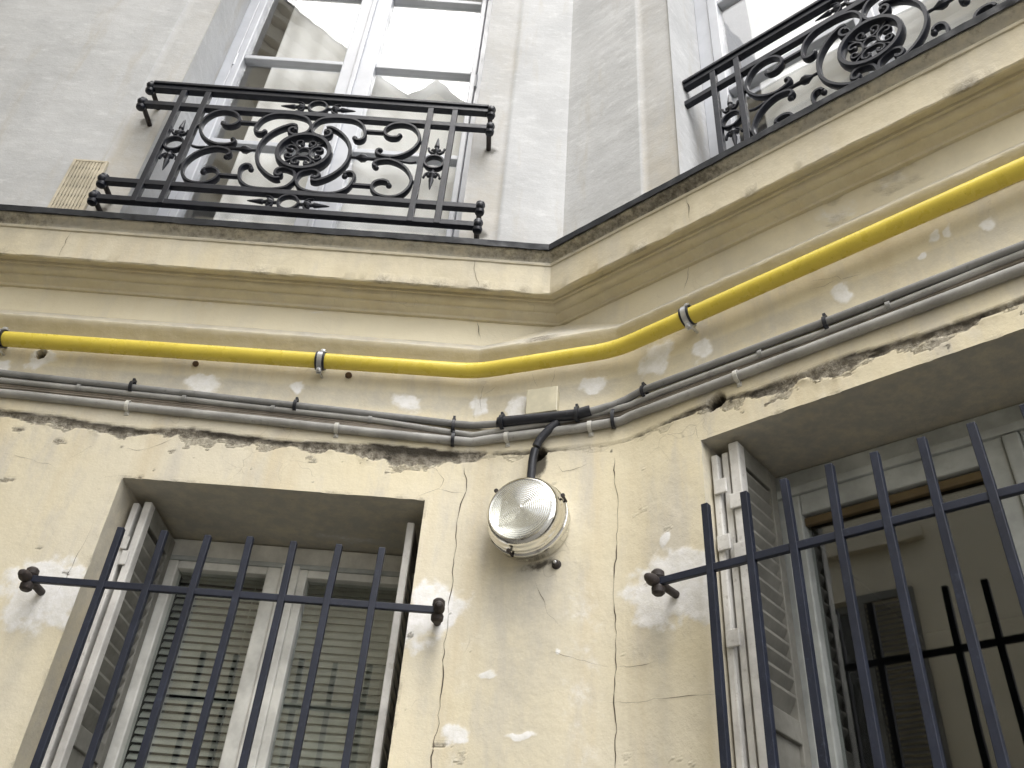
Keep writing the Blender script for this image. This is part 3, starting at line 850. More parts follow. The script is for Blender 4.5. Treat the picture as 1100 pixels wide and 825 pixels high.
# ------------------------------------------------------------------ windows
def window(name, f, u0, u1, z0, z1, o, fr, mat, sashes, glass, label, st=(.045, .04, .045), bars=(), mid=.0, depth=.06, ga=.022):
    """fixed frame (the part) with sashes and panes as sub-parts"""
    b = MB(f)
    b.box(u0, u0 + fr, o - depth, o, z0, z1); b.box(u1 - fr, u1, o - depth, o, z0, z1)
    b.box(u0 + fr, u1 - fr, o - depth, o - .001, z1 - fr * 1.2, z1); b.box(u0 + fr, u1 - fr, o - depth, o - .001, z0, z0 + fr)
    w = b.build(name, mat, BLD, bevel=.004)
    w['label'] = label
    for (a, c, sl, sr) in sashes:
        za, zb = z0 + fr + .002, z1 - fr * 1.2 - .003
        s = MB(f); f0, f1 = o - depth + .006, o + .012
        s.box(a, a + sl, f0, f1, za, zb); s.box(c - sr, c, f0, f1, za, zb)
        s.box(a + sl, c - sr, f0, f1 - .001, zb - st[0], zb); s.box(a + sl, c - sr, f0, f1 - .001, za, za + .10)
        for zb_ in bars:
            s.box(a + sl, c - sr, f0 + .01, f1 - .006, zb_ - .016, zb_ + .016)
        s.build("sash", mat, w, bevel=.005)
        zs = [za + .10] + list(bars) + [zb - st[0]]
        for i in range(len(zs) - 1):
            lo = zs[i] + (.016 if i else 0); hi = zs[i + 1] - (.016 if i < len(zs) - 2 else 0)
            MB(f).box(a + sl - .004, c - sr + .004, o - ga - .004, o - ga, lo - .004, hi + .004).build("pane", glass, w)
    return w


UB = (4.38, 5.083, 5.79, 6.475)
wUL = window("window", FL, -1.705, -.295, 4.13, 6.95, -.25, .055, M_UFRAME, [(-1.645, -.994, .042, .078), (-.990, -.352, .094, .030)], M_GLASS_U,
             "tall pale grey french window behind the left balcony railing", st=(.06, .04, .04), bars=UB)
MB(FL).box(-1.006, -.978, -.2375, -.222, 4.16, 6.88).build("astragal", M_UFRAME, wUL, bevel=.006)
MB(FL).tube([(-1.642, -.242, 5.70), (-1.642, -.242, 5.80)], .008, 8).build("hinge", M_UFRAME, wUL)
MB(FL).tube([(-.350, -.242, 5.66), (-.350, -.242, 5.76)], .008, 8).build("hinge", M_UFRAME, wUL)
wUR = window("window", FR, .558, 2.062, 4.13, 6.95, -.28, .07, M_UFRAME, [(.632, 1.308, .05, .06), (1.312, 1.988, .06, .05)], M_GLASS_U,
             "tall pale grey french window behind the right balcony railing", st=(.06, .04, .04), bars=UB)
MB(FR).box(1.290, 1.330, -.2675, -.252, 4.16, 6.88).build("astragal", M_UFRAME, wUR, bevel=.006)

wLL = window("window", FL, -1.286, -.282, 1.02, 3.036, -.42, .062, M_LFRAME, [(-1.222, -.800, .046, .055), (-.738, -.345, .030, .030)], M_GLASS_L,
             "low off-white casement with venetian blinds behind the left grille", st=(.042, .04, .04))
MB(FL).box(-.8015, -.7365, -.470, -.396, 1.09, 2.955).build("astragal", M_LFRAME, wLL, bevel=.006)
MB(FL).box(-1.222, -.345, -.415, -.398, 2.944, 2.962).build("weather_bar", M_RFRAME, wLL, bevel=.004)

wLR = window("window", FR, .565, 2.058, 1.02, 3.105, -.31, .05, M_RFRAME, [(.672, 1.300, .05, .052), (1.345, 1.95, .052, .05)], M_GLASS_L,
             "low grey-white casement with a dark pane behind the right grille", st=(.095, .04, .04))
MB(FR).box(.615, .672, -.37, -.300, 1.07, 3.04).build("frame_post", M_RFRAME, wLR, bevel=.004)
MB(FR).box(.615, 2.0, -.335, -.285, 3.012, 3.040).build("weather_bar", M_RFRAME, wLR, bevel=.004)
MB(FR).box(1.301, 1.344, -.37, -.286, 1.08, 3.010).build("astragal", M_RFRAME, wLR, bevel=.006)
MB(FR).box(.722, 1.248, -.331, -.3135, 2.915, 2.941).build("glazing_strip", M_WOOD, wLR, bevel=.003)

# rooms behind the windows
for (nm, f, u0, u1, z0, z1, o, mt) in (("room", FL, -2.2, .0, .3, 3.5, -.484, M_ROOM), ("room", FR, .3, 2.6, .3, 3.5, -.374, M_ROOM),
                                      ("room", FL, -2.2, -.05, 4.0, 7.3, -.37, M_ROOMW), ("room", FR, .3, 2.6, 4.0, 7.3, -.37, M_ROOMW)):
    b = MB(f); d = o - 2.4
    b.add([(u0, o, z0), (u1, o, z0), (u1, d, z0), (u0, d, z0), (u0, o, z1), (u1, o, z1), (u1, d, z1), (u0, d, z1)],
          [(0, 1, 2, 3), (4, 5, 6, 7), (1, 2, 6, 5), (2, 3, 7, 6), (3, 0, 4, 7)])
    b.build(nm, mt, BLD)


# ------------------------------------------------------------------ shutters folded into the lower reveals
def shutter(f, u0, u1, o0, o1, z0, z1, label, mat_face, mat_edge, side, louvre_lo):
    """one folded leaf: u0..u1 thick, o0 front .. o1 back; louvres show on face 'side'"""
    b = MB(f)
    sw = .042
    b.box(u0, u1, o0 - sw, o0, z0, z1)
    p = b.build("shutter", mat_edge, BLD, bevel=.004)
    p['label'] = label
    c = MB(f)
    c.box(u0, u1, o1, o1 + sw, z0, z1)
    c.box(u0, u1, o1 + sw, o0 - sw, z1 - .07, z1); c.box(u0, u1, o1 + sw, o0 - sw, z0, z0 + .1)
    c.box(u0, u1, o1 + sw, o0 - sw, louvre_lo - .06, louvre_lo)
    um = (u0 + u1) / 2
    c.box(um - .005, um + .005, o1 + sw, o0 - sw, z0 + .1, louvre_lo - .06)
    c.build("leaf_frame", mat_face, p, bevel=.003)
    s = MB(f); z = louvre_lo + .012; t = u1 - u0
    while z < z1 - .10:
        # slats tilt downwards towards the yard
        a1, a0 = (u0 + .003, u1 - .003) if side > 0 else (u1 - .003, u0 + .003)
        s.add([(a0, o1 + sw, z + .046), (a1, o1 + sw, z), (a1, o0 - sw, z), (a0, o0 - sw, z + .046),
               (a0, o1 + sw, z + .054), (a1, o1 + sw, z + .012), (a1, o0 - sw, z + .012), (a0, o0 - sw, z + .054)],
              [(0, 1, 2, 3), (4, 5, 6, 7), (0, 1, 5, 4), (1, 2, 6, 5), (2, 3, 7, 6), (3, 0, 4, 7)])
        z += .047
    s.build("louvre_panel", mat_face, p)
    return p


p1 = shutter(FL, -1.271, -1.249, -.105, -.40, 1.06, 3.005, "left leaf of the folded pair in the left window", M_SHUT_SHADE, M_SHUT, 1, 2.29)
p2 = shutter(FL, -1.232, -1.206, -.100, -.40, 1.06, 3.010, "right leaf of the folded pair in the left window", M_SHUT_SHADE, M_SHUT, 1, 2.29)
MB(FL).box(-1.256, -1.236, -.099, -.094, 2.83, 2.875).build("hinge", M_SHUT, p1, bevel=.003)
MB(FL).box(-1.245, -1.221, -.099, -.093, 2.775, 2.825).build("hinge", M_SHUT, p2, bevel=.003)
p3 = shutter(FL, -.341, -.316, -.105, -.40, 1.06, 3.010, "pale leaf against the right side of the left window", M_SHUT_SHADE, M_SHUT, -1, 2.29)
p4 = shutter(FR, .570, .591, -.040, -.27, 1.06, 3.070, "outermost leaf of the folded shutters in the right window", M_SHUT_SHADE, M_SHUT, 1, 2.335)
p5 = shutter(FR, .599, .620, -.052, -.27, 1.06, 3.075, "middle leaf of the folded shutters in the right window", M_SHUT_SHADE, M_SHUT, 1, 2.335)
p6 = shutter(FR, .628, .660, -.042, -.285, 1.06, 3.095, "innermost leaf with louvres in the right window", M_SHUT_SHADE, M_SHUT, 1, 2.335)
for (p, u, z) in ((p4, .596, 2.955), (p5, .640, 2.895), (p4, .592, 2.775), (p5, .640, 2.74), (p4, .594, 2.5)):
    MB(FR).box(u - .020, u + .020, -.040, -.032, z - .024, z + .024).build("hinge", M_SHUT, p, bevel=.003)


# ------------------------------------------------------------------ blinds and curtains behind the glass
def blind(f, u0, u1, o, z0, z1, label, pitch=.027, tilt=.021, seed=1):
    t = thing("venetian_blind", f, ((u0 + u1) / 2, o, z0), label, "blind", "venetian blinds in the left low window")
    rnd = random.Random(seed)
    b = MB(f); z = z0
    while z < z1:
        dz = rnd.uniform(-.0015, .0015); tl = tilt * rnd.uniform(.92, 1.05)
        b.add([(u0, o + .006, z + dz - tl / 2), (u1, o + .006, z - dz - tl / 2), (u1, o + .002, z - dz), (u0, o + .002, z + dz), (u1, o - .008, z - dz + tl / 2), (u0, o - .008, z + dz + tl / 2)],
              [(0, 1, 2, 3), (3, 2, 4, 5)])
        z += pitch
    s = b.build("slats", M_BLIND, t)
    sm = s.modifiers.new("thickness", 'SOLIDIFY'); sm.thickness = .0012
    c = MB(f)
    for u in (u0 + .07, u1 - .07): c.tube([(u, o + .012, z0), (u, o + .012, z1)], .0012, 6)
    c.build("cord", M_CLIP, t)
    MB(f).box(u0, u1, o - .02, o + .02, z1, z1 + .03).build("headrail", M_BLIND, t, bevel=.003)
    return t


blind(FL, -1.19, -.84, -.525, 1.3, 2.925, "venetian blind behind the left sash of the left low window, its slats apart", tilt=.0235, seed=3)
blind(FL, -.725, -.335, -.525, 1.3, 2.925, "venetian blind behind the right sash of the left low window, closed", tilt=.031, seed=5)


def curtain(f, u0, u1, o, z0, z1, label, amp=.02, wl_=.12, seed=0):
    n = int((u1 - u0) / .008); us = np.linspace(u0, u1, n); zs = np.linspace(z0, z1, 14)
    V, Fq = [], []
    for z in zs:
        for u in us:
            w = math.sin(u / wl_ * 2 * math.pi + .6 * math.sin(u * 5 + seed)) * amp * (.6 + .4 * (z1 - z) / (z1 - z0))
            V.append(f.w(u, o + w, z))
    for r in range(len(zs) - 1):
        for i in range(n - 1): Fq.append((r * n + i, r * n + i + 1, (r + 1) * n + i + 1, (r + 1) * n + i))
    ob = link_mesh("curtain", V, Fq, M_CURT, None, ((u0 + u1) / 2, o, z0), f, smooth=True, angle=180)
    md = ob.modifiers.new("thickness", 'SOLIDIFY'); md.thickness = .002
    return props(ob, label, "curtain", "white curtains in the upper windows")


curtain(FL, -1.50, -1.01, -.36, 4.2, 6.9, "white curtain behind the left sash of the upper left window", .012, .16, 1)
curtain(FL, -.97, -.30, -.36, 4.2, 6.9, "white curtain behind the right sash of the upper left window", .012, .19, 2)
curtain(FR, .78, 2.0, -.39, 4.2, 6.9, "wide white curtain behind the upper right window", .012, .21, 3)


# ------------------------------------------------------------------ balcony railings
def railing(f, uc, o, half, embed, label):
    Z0 = 4.60
    t = thing("balcony_railing", f, (uc, o, Z0 - .353), label, "railing", "cast iron balcony railings")
    X = lambda x, z, oo=0.0: (uc + x, o + oo, Z0 + z)
    RZ = (.388, .269, -.248, -.353)
    e = half
    h = MB(f); h.box(uc - e + .005, uc + e - .005, o - .024, o + .024, Z0 + .3995, Z0 + .416)
    h.box(uc - e + .005, uc + e - .005, o - .016, o + .016, Z0 + .372, Z0 + .399)
    h.build("handrail", M_IRON, t, bevel=.003)
    for z in RZ[1:]:
        MB(f).box(uc - e, uc + e, o - .014, o + .014, Z0 + z - .0145, Z0 + z + .0145).build("rail", M_IRON, t, bevel=.003)
    for x in (-.612, -.503, .503, .612):
        MB(f).box(uc + x - .0125, uc + x + .0125, o - .0105, o + .0165, Z0 - .366, Z0 + .371).build("bar", M_IRON, t, bevel=.002)
    ZM = .012

    def pth(pts, mx, mz, n=5):
        return cat_rom([X(x * mx, ZM + z * mz) for x, z in pts], n)
    # medallion
    m = MB(f)
    circ = lambda cx, cz, r, n=32: [X(cx + r * math.cos(a * 2 * math.pi / n), cz + r * math.sin(a * 2 * math.pi / n)) for a in range(n)]
    m.strip(circ(0, ZM, .110), .024, .044, True)
    med = m.build("medallion", M_IRON, t, smooth=True)
    p = MB(f); p.strip(circ(0, ZM, .026, 18), .009, .02, True)
    for k in range(4):
        a = k * math.pi / 2
        loc = [(.0, .028), (.022, .031), (.038, .047), (.040, .066), (.026, .076), (.014, .068), (.017, .056)]
        for sgn in (1, -1):
            pts = [X(sgn * x * math.cos(a) - z * math.sin(a), ZM + sgn * x * math.sin(a) + z * math.cos(a)) for x, z in loc]
            p.strip(cat_rom(pts, 4), .0105, .022); p.ball(pts[-1], .0105, 8)
    for k in range(4):
        a = math.pi / 4 + k * math.pi / 2
        p.strip([X(r * math.cos(a), ZM + r * math.sin(a)) for r in (.05, .075, .102)], .010, .016)
    p.build("rosette", M_IRON, med, smooth=True)
    # upper and lower scrolls round the medallion
    sc = [(.196, .122), (.203, .109), (.222, .106), (.237, .122), (.238, .155), (.222, .205), (.180, .240), (.125, .2475), (.075, .244), (.032, .228), (.009, .195), (.004, .165), (.012, .134), (.036, .117), (.064, .110), (.086, .121), (.092, .142), (.080, .157), (.066, .153), (.066, .142)]
    cc = [(.195, 0), (.191, .045), (.175, .090), (.148, .130), (.115, .160), (.086, .176), (.066, .172)]
    for sx in (1, -1):
        for sz in (1, -1):
            b = MB(f); P = pth(sc, sx, sz); b.strip(P, .0155, .030); b.ball(X(sx * .197, ZM + sz * .126), .0125, 10); b.ball(X(sx * .073, ZM + sz * .146), .011, 10)
            b.build("scroll", M_IRON, t, smooth=True)
        b = MB(f)
        full = [(x, -z) for x, z in cc[::-1]] + cc[1:]
        b.strip(pth(full, sx, 1), .0175, .032)
        b.build("scroll", M_IRON, t, smooth=True)
    # side C scrolls with the little spear between them
    cs_ = [(.318, .056), (.306, .046), (.310, .028), (.334, .014), (.372, .010), (.418, .030), (.456, .070), (.477, .125), (.470, .180), (.440, .225), (.396, .241), (.350, .230), (.322, .195), (.326, .160), (.352, .142), (.380, .147), (.389, .163)]
    for sx in (1, -1):
        for sz in (1, -1):
            b = MB(f); b.strip(pth(cs_, sx, sz), .0155, .030); b.ball(X(sx * .388, ZM + sz * .163), .013, 10); b.ball(X(sx * .319, ZM + sz * .058), .012, 10)
            b.strip([X(sx * .232, ZM + sz * .176), X(sx * .280, ZM + sz * .176), X(sx * .325, ZM + sz * .176)], .018, .02)
            b.strip([X(sx * .472, ZM + sz * .13), X(sx * .496, ZM + sz * .13)], .014, .016)
            b.build("scroll", M_IRON, t, smooth=True)
        b = MB(f)
        b.tube([X(sx * x, ZM) for x in (.200, .222, .232, .246, .262, .272, .300, .36, .40)], .010, 8, scale=[.6, .6, 1.1, 1.9, 1.7, .9, .75, 1, .8])
        b.strip(cat_rom([X(sx * .36, ZM), X(sx * .42, ZM - .004), X(sx * .455, ZM - .008), X(sx * .482, ZM - .001)], 4), .010, .012)
        b.ball(X(sx * .368, ZM), .013, 8)
        b.build("spear", M_IRON, t, smooth=True)

    # ring with two leafy spikes
    def ornament(cx, cz, vertical):
        b = MB(f)
        b.strip(circ(cx, cz, .041, 24), .012, .026, True)
        rg = b.build("ring", M_IRON, t, smooth=True)
        for sg in (1, -1):
            s = MB(f)
            def Q(a, c): return X(cx + c, cz + sg * a) if vertical else X(cx + sg * a, cz + c)
            ax = [.046, .060, .068, .078, .090, .100, .106, .116, .130, .142, .156, .168]
            rr = [.9, .9, 1.7, 1.9, 1.1, .9, 1.4, 1.3, 1.0, .8, .55, .2]
            s.tube([Q(a, 0) for a in ax], .0085, 8, scale=rr)
            for c in (1, -1):
                s.strip(cat_rom([Q(.066, c * .004), Q(.066, c * .018), Q(.078, c * .030), Q(.094, c * .034)], 3), .009, .014, scale=None)
                s.ball(Q(.094, c * .034), .0065, 6)
                s.ball(Q(.082, c * .014), .010, 6)
            s.build("spike", M_IRON, rg, smooth=True)
    ornament(0, .327, False); ornament(0, -.302, False)
    ornament(.558, ZM, True); ornament(-.558, ZM, True)
    if not embed:
        for sx in (1, -1):
            for z, x0 in zip(RZ, (half + .008, half + .012, half + .012, half + .012)):
                k = MB(f)
                c = (uc + sx * x0, o, Z0 + z)
                k.lathe((c[0], c[1], c[2] - .034), (0, 0, 1), [(0, .010), (.004, .018), (.016, .0205), (.030, .017), (.034, .015), (.038, .017), (.052, .0205), (.064, .018), (.068, .010)], 14)
                k.ball((c[0], c[1] + .014, c[2]), .017, 10)
                k.build("finial", M_IRON, t, smooth=True)
                MB(f).tube([(c[0] - sx * .004, o - .004, Z0 + z - .004), (c[0] - sx * .004, -.012, Z0 + z - .004)], .011, 10).build("bracket", M_RUST, t, smooth=True)
    return t


railing(FL, -.99, .10, .765, False, "black scrolled iron railing bolted in front of the left upper window")
railing(FR, 1.31, -.10, .755, True, "black scrolled iron railing set between the reveals of the right upper window")


# ------------------------------------------------------------------ window grilles
def grille(f, u0, u1, us, o, zb, ztop, label, seed):
    t = thing("window_grille", f, ((u0 + u1) / 2, o, 1.25), label, "grille", "dark blue window grilles")
    rnd = random.Random(seed)
    MB(f).box(u0, u1, o - .0075, o + .0075, zb - .0105, zb + .0105).build("rail", M_GRILLE, t, bevel=.002)
    MB(f).box(u0, u1, o - .0075, o + .0075, 1.45 - .0105, 1.45 + .0105).build("rail", M_GRILLE, t, bevel=.002)
    for u in us:
        ln = rnd.uniform(-.004, .004); dz = rnd.uniform(-.004, .004); w = .0100
        b = MB(f)
        ph = []
        for z, s in ((1.25, 0), (zb, 0), (ztop + dz, ln)):
            ph.append((u + s, z))
        b.sweep([(a, o, z) for a, z in ph], [(w, w), (-w, w), (-w, -w), (w, -w)], ref=(0, 1, 0))
        b.build("bar", M_GRILLE, t, bevel=.0018)
    for (u, z, sg) in ((u0, zb, 1), (u1, zb, -1), (u0, 1.45, 1), (u1, 1.45, -1)):
        k = MB(f)
        k.lathe((u, o - .002, z - .036), (0, 0, 1), [(0, .012), (.006, .018), (.020, .019), (.028, .014), (.044, .014), (.052, .019), (.066, .018), (.072, .012)], 16)
        k.lathe((u - sg * .004, o + .008, z), (0, 1, 0), [(0, .016), (.012, .017), (.020, .0165), (.024, .014), (.034, .0125), (.042, .008), (.044, .003)], 16)
        k.build("knob", M_RUST, t, smooth=True)
        MB(f).tube([(u + sg * .004, o - .006, z - .003), (u + sg * .004, -.012, z - .003)], .0115, 12).build("bracket", M_RUST, t, smooth=True)
    return t


grille(FL, -1.400, -.188, [-1.184 + .1335 * i for i in range(7)], .09, 2.627, 2.812, "navy barred grille with seven uprights on the left low window", 3)
grille(FR, .450, 2.17, [.612 + .1155 * i for i in range(13)], .09, 2.641, 2.834, "long navy barred grille on the right low window, running out of the picture", 4)


# ------------------------------------------------------------------ pipes and cables round the corner
def corner_path(zL, zC, zR, o, uL=-4.8, uR=4.8, nr=5, wob=0., seed=0):
    """points in world space; heights are given as lists (u,z) on each wall"""
    pts = []
    for u, z in zL: pts.append(FL.w(u, o, z))
    for c, z in zC: pts.append(FC.w(c, o, z))
    for u, z in zR: pts.append(FR.w(u, o, z))
    return pts


def rounded(pts, r=.06, n=6):
    out = [pts[0]]
    for i in range(1, len(pts) - 1):
        a, b, c = pts[i - 1], pts[i], pts[i + 1]
        d0 = min(r, (a - b).length * .45); d1 = min(r, (c - b).length * .45)
        p, q = b + (a - b).normalized() * d0, b + (c - b).normalized() * d1
        for k in range(n + 1):
            t = k / n
            out.append(p * (1 - t) ** 2 + b * 2 * t * (1 - t) + q * t * t)
    out.append(pts[-1])
    return out


def resample(pts, step, wob, seed):
    out = []; acc = 0
    for a, b in zip(pts, pts[1:]):
        n = max(1, int((b - a).length / step))
        for k in range(n):
            s = acc + (b - a).length * k / n
            p = a.lerp(b, k / n)
            p = p + Vector((0, 0, wob * float(fbm(s * 2.2, seed * 1.7, seed, 3))))
            out.append(p)
        acc += (b - a).length
    out.append(pts[-1])
    return out


def run(name, pts, r, mat, label, cat, seg=12, group=None, wob=0., seed=0):
    pts = resample(pts, .03, wob, seed) if wob else pts
    b = MB(FW); b.tube(pts, r, seg, ref=(0, 0, 1))
    o = b.build(name, mat, None, tuple(pts[len(pts) // 2]), smooth=True, angle=60)
    return props(o, label, cat, group)


GO = .055
gp = [FL.w(-4.9, GO, 3.53), FL.w(-1.9, GO, 3.535), FL.w(SL - GO * TAN4, GO, 3.548), FC.w(CH_W - GO * TAN4, GO, 3.548), FR.w(1.6, GO, 3.564), FR.w(4.9, GO, 3.56)]
run("gas_pipe", rounded(gp, .07, 8), .0285, M_YELLOW, "thick yellow gas pipe running under the moulding across both walls", "pipe", 24)


def pipe_clamp(f, u, z, label):
    t = thing("pipe_clamp", f, (u, 0, z), label, "clamp", "steel clamps on the yellow pipe")
    n = 28
    ring = lambda r, du: [(u + du, GO + r * math.cos(a * 2 * math.pi / n), z + r * math.sin(a * 2 * math.pi / n)) for a in range(n)]
    b = MB(f); b.sweep(ring(.0315, 0), [(.0026, .0165), (-.0026, .0165), (-.0026, -.0165), (.0026, -.0165)], True, ref=(1, 0, 0))
    b.build("rubber_lining", M_BLACK, t, smooth=True)
    b = MB(f); b.sweep(ring(.035, 0), [(.0018, .0085), (-.0018, .0085), (-.0018, -.0085), (.0018, -.0085)], True, ref=(1, 0, 0))
    b.build("band", M_STEEL, t, smooth=True)
    for zz_ in (z + .041, z - .041):
        b = MB(f)
        b.box(u - .009, u + .009, GO - .010, GO - .006, zz_ - .009, zz_ + .009); b.box(u - .009, u + .009, GO + .002, GO + .006, zz_ - .009, zz_ + .009)
        b.tube([(u, GO - .016, zz_), (u, GO + .013, zz_)], .0042, 8); b.lathe((u, GO + .006, zz_), (0, 1, 0), [(0, .0072), (.005, .0072), (.0055, .005)], 6)
        b.build("screw", M_STEEL, t)
    MB(f).tube([(u + .004, .050, z - .040), (u + .004, -.012, z - .034)], .0048, 8).build("stud", M_STEEL, t, smooth=True)
    MB(f).lathe((u, .0285, z), (0, -1, 0), [(0, .008), (.008, .008), (.0085, .006), (.032, .0055)], 8).build("boss", M_STEEL, t)


pipe_clamp(FL, -1.872, 3.535, "steel clamp on the yellow pipe at the far left of the photo")
pipe_clamp(FL, -.716, 3.542, "steel clamp on the yellow pipe between the hole and the corner, over the left window")
pipe_clamp(FR, .578, 3.556, "steel clamp on the yellow pipe just right of the corner")

# upper grey cable (interrupted by the black sleeve at the corner)
c1 = [FL.w(-4.8, .020, 3.48), FL.w(-2.2, .020, 3.424), FL.w(-1.77, .020, 3.406), FL.w(-1.166, .020, 3.382), FL.w(-.836, .020, 3.367), FL.w(-.504, .020, 3.353), FL.w(-.215, .020, 3.338), FL.w(SL, .025, 3.334),
      FC.w(.10, .03, 3.322)]
run("cable", c1, .0125, M_CABLE, "uppermost grey cable on the left wall, ending in the black sleeve", "cable", 12, "cables along the wall", .004, 1)
c1r = [FC.w(.43, .034, 3.318), FC.w(.505, .030, 3.334), FR.w(CH_A + .03, .022, 3.348), FR.w(.373, .020, 3.360), FR.w(.994, .020, 3.346), FR.w(1.528, .020, 3.342), FR.w(4.8, .02, 3.33)]
run("cable", c1r, .0125, M_CABLE, "uppermost grey cable on the right wall, leaving the black sleeve", "cable", 12, "cables along the wall", .003, 2)
c2 = [FL.w(-4.8, .014, 3.44), FL.w(-2.2, .014, 3.395), FL.w(-1.762, .014, 3.381), FL.w(-1.163, .014, 3.361), FL.w(-.833, .014, 3.346), FL.w(-.501, .014, 3.333), FL.w(-.211, .016, 3.306), FL.w(SL, .02, 3.298), FC.w(.12, .022, 3.299), FC.w(.3, .024, 3.302), FC.w(.47, .02, 3.318),
      FR.w(CH_A + .04, .016, 3.326), FR.w(.42, .014, 3.332), FR.w(1.03, .014, 3.318), FR.w(1.52, .014, 3.32), FR.w(4.8, .014, 3.31)]
run("cable", c2, .0108, M_CABLE_L, "second grey cable from the top, going round the corner", "cable", 10, "cables along the wall", .004, 3)
for i, (a, b, cc_, dd, lab) in enumerate(((3.363, 3.332, 3.314, 3.310, "thin brown wire just under the second cable"), (3.354, 3.324, 3.305, 3.303, "thin brown wire in the middle of the bundle"), (3.345, 3.316, 3.298, 3.297, "lowest thin brown wire, right above the thick conduit"))):
    w = [FL.w(-4.8, .008, a + .05), FL.w(-1.76, .008, a), FL.w(-.83, .008, b), FL.w(-.21, .010, 3.286 + .005 * (2 - i)), FL.w(SL, .012, 3.282 + .004 * (2 - i)), FC.w(.15, .014, 3.290 + .004 * (2 - i)), FC.w(.35, .014, 3.294 + .004 * (2 - i)), FC.w(CH_W, .012, 3.30 + .006 * (2 - i)),
         FR.w(.41, .008, cc_), FR.w(1.02, .008, dd), FR.w(1.52, .008, dd), FR.w(4.8, .008, dd)]
    run("wire", w, .0048, M_WIRE, lab, "wire", 8, "cables along the wall", .004, 5 + i)
c4 = [FL.w(-4.8, .018, 3.37), FL.w(-1.739, .018, 3.324), FL.w(-1.144, .018, 3.303), FL.w(-.821, .018, 3.292), FL.w(-.491, .018, 3.278), FL.w(-.209, .018, 3.271), FL.w(SL, .019, 3.269), FC.w(.085, .020, 3.270), FC.w(.382, .020, 3.266), FC.w(CH_W, .019, 3.273), FR.w(CH_A + .05, .018, 3.278),
      FR.w(1.022, .018, 3.274), FR.w(1.51, .018, 3.271), FR.w(4.8, .018, 3.26)]
run("conduit", c4, .0155, M_CABLE_L, "thick pale grey conduit, lowest of the cable run round the corner", "conduit", 14, None, .002, 9)

slv = [FC.w(.105, .034, 3.325), FC.w(.15, .036, 3.322), FC.w(.29, .037, 3.314), FC.w(.38, .036, 3.312), FC.w(.43, .034, 3.322)]
run("cable_sleeve", slv, .0185, M_BLACK, "thick black sleeve over the cable joint in front of the beige box", "sleeve", 14)
lead = rounded([FC.w(.315, .03, 3.296), FC.w(.292, .034, 3.272), FC.w(.250, .034, 3.222), FC.w(.236, .032, 3.165), FC.w(.232, .028, 3.04), FC.w(.232, .026, 3.0)], .03, 5)
run("lamp_cable", lead, .0140, M_BLACK, "thick black cable dropping from the sleeve to the round lamp", "cable", 12)

# ties and clips
def ring_clip(name, f, u, o, z, ro, ri, mat, label, cat, group, tall=1.0, w=.007):
    b = MB(f); n = 18
    loop = [(u, o + ro * math.cos(a * 2 * math.pi / n), z + ro * tall * math.sin(a * 2 * math.pi / n)) for a in range(n)]
    th = ro - ri
    b.sweep(loop, [(th / 2, w), (-th / 2, w), (-th / 2, -w), (th / 2, -w)], True, ref=(1, 0, 0))
    b.box(u - w * .7, u + w * .7, o - ro * .6, o + ro * .5, z + ro * tall, z + ro * tall + .010)
    o_ = b.build(name, mat, None, (u, o, z), smooth=True)
    return props(o_, label, cat, group)


TG = "black ties round the upper cables"
for (f, u, z, ro, tall, lab) in ((FL, -1.36, 3.391, .0185, 1.15, "black tie on the top cable above the upper left corner of the left window"),
                               (FL, -.775, 3.363, .0185, 1.15, "black tie on the top cable below the middle clamp"),
                               (FL, -.216, 3.327, .021, 1.3, "upper of two black ties just left of the black sleeve"),
                               (FL, -.212, 3.272, .021, 1.15, "lower of two black ties just left of the black sleeve, on the thick conduit"),
                               (FR, .384, 3.352, .0185, 1.2, "black tie on the top cable just right of the corner"),
                               (FR, 1.00, 3.339, .0185, 1.2, "black tie on the top cable above the right window"),
                               (FC, .505, 3.284, .021, 1.7, "long black tie holding the conduit and wires right of the sleeve")):
    ring_clip("cable_tie", f, u, .022, z, ro, ro - .003, M_BLACK, lab, "cable tie", TG, tall, .006)
for (u, z, lab) in ((.12, 3.322, "black tie at the left end of the black sleeve"), (.385, 3.312, "black tie near the right end of the black sleeve")):
    ring_clip("cable_tie", FC, u, .036, z, .0225, .018, M_BLACK, lab, "cable tie", TG, 1.15, .006)
WG = "white clips on the thick conduit"
for (f, u, z, lab) in ((FL, -1.35, 3.311, "white clip on the conduit left of the left window"), (FL, -.616, 3.284, "white clip on the conduit above the left window"), (FC, .135, 3.269, "white clip on the conduit left of the lamp cable"),
                       (FC, .425, 3.268, "white clip on the conduit right of the lamp cable"), (FR, .708, 3.275, "white clip on the conduit beside the hole in the right wall")):
    b = MB(f); n = 14
    loop = [(u, .018 + .0185 * math.cos(a), z + .0185 * math.sin(a)) for a in [math.pi * (-.6 + 1.45 * k / n) for k in range(n + 1)]]
    b.sweep(loop, [(.0016, .007), (-.0016, .007), (-.0016, -.007), (.0016, -.007)], False, ref=(1, 0, 0))
    b.box(u - .008, u + .008, .001, .010, z - .032, z - .016); b.box(u - .004, u + .004, .010, .014, z - .029, z - .019)
    props(b.build("cable_clip", M_CLIP, None, (u, 0, z), bevel=.001), lab, "clip", WG)
GG = "small grey clips on the second cable"
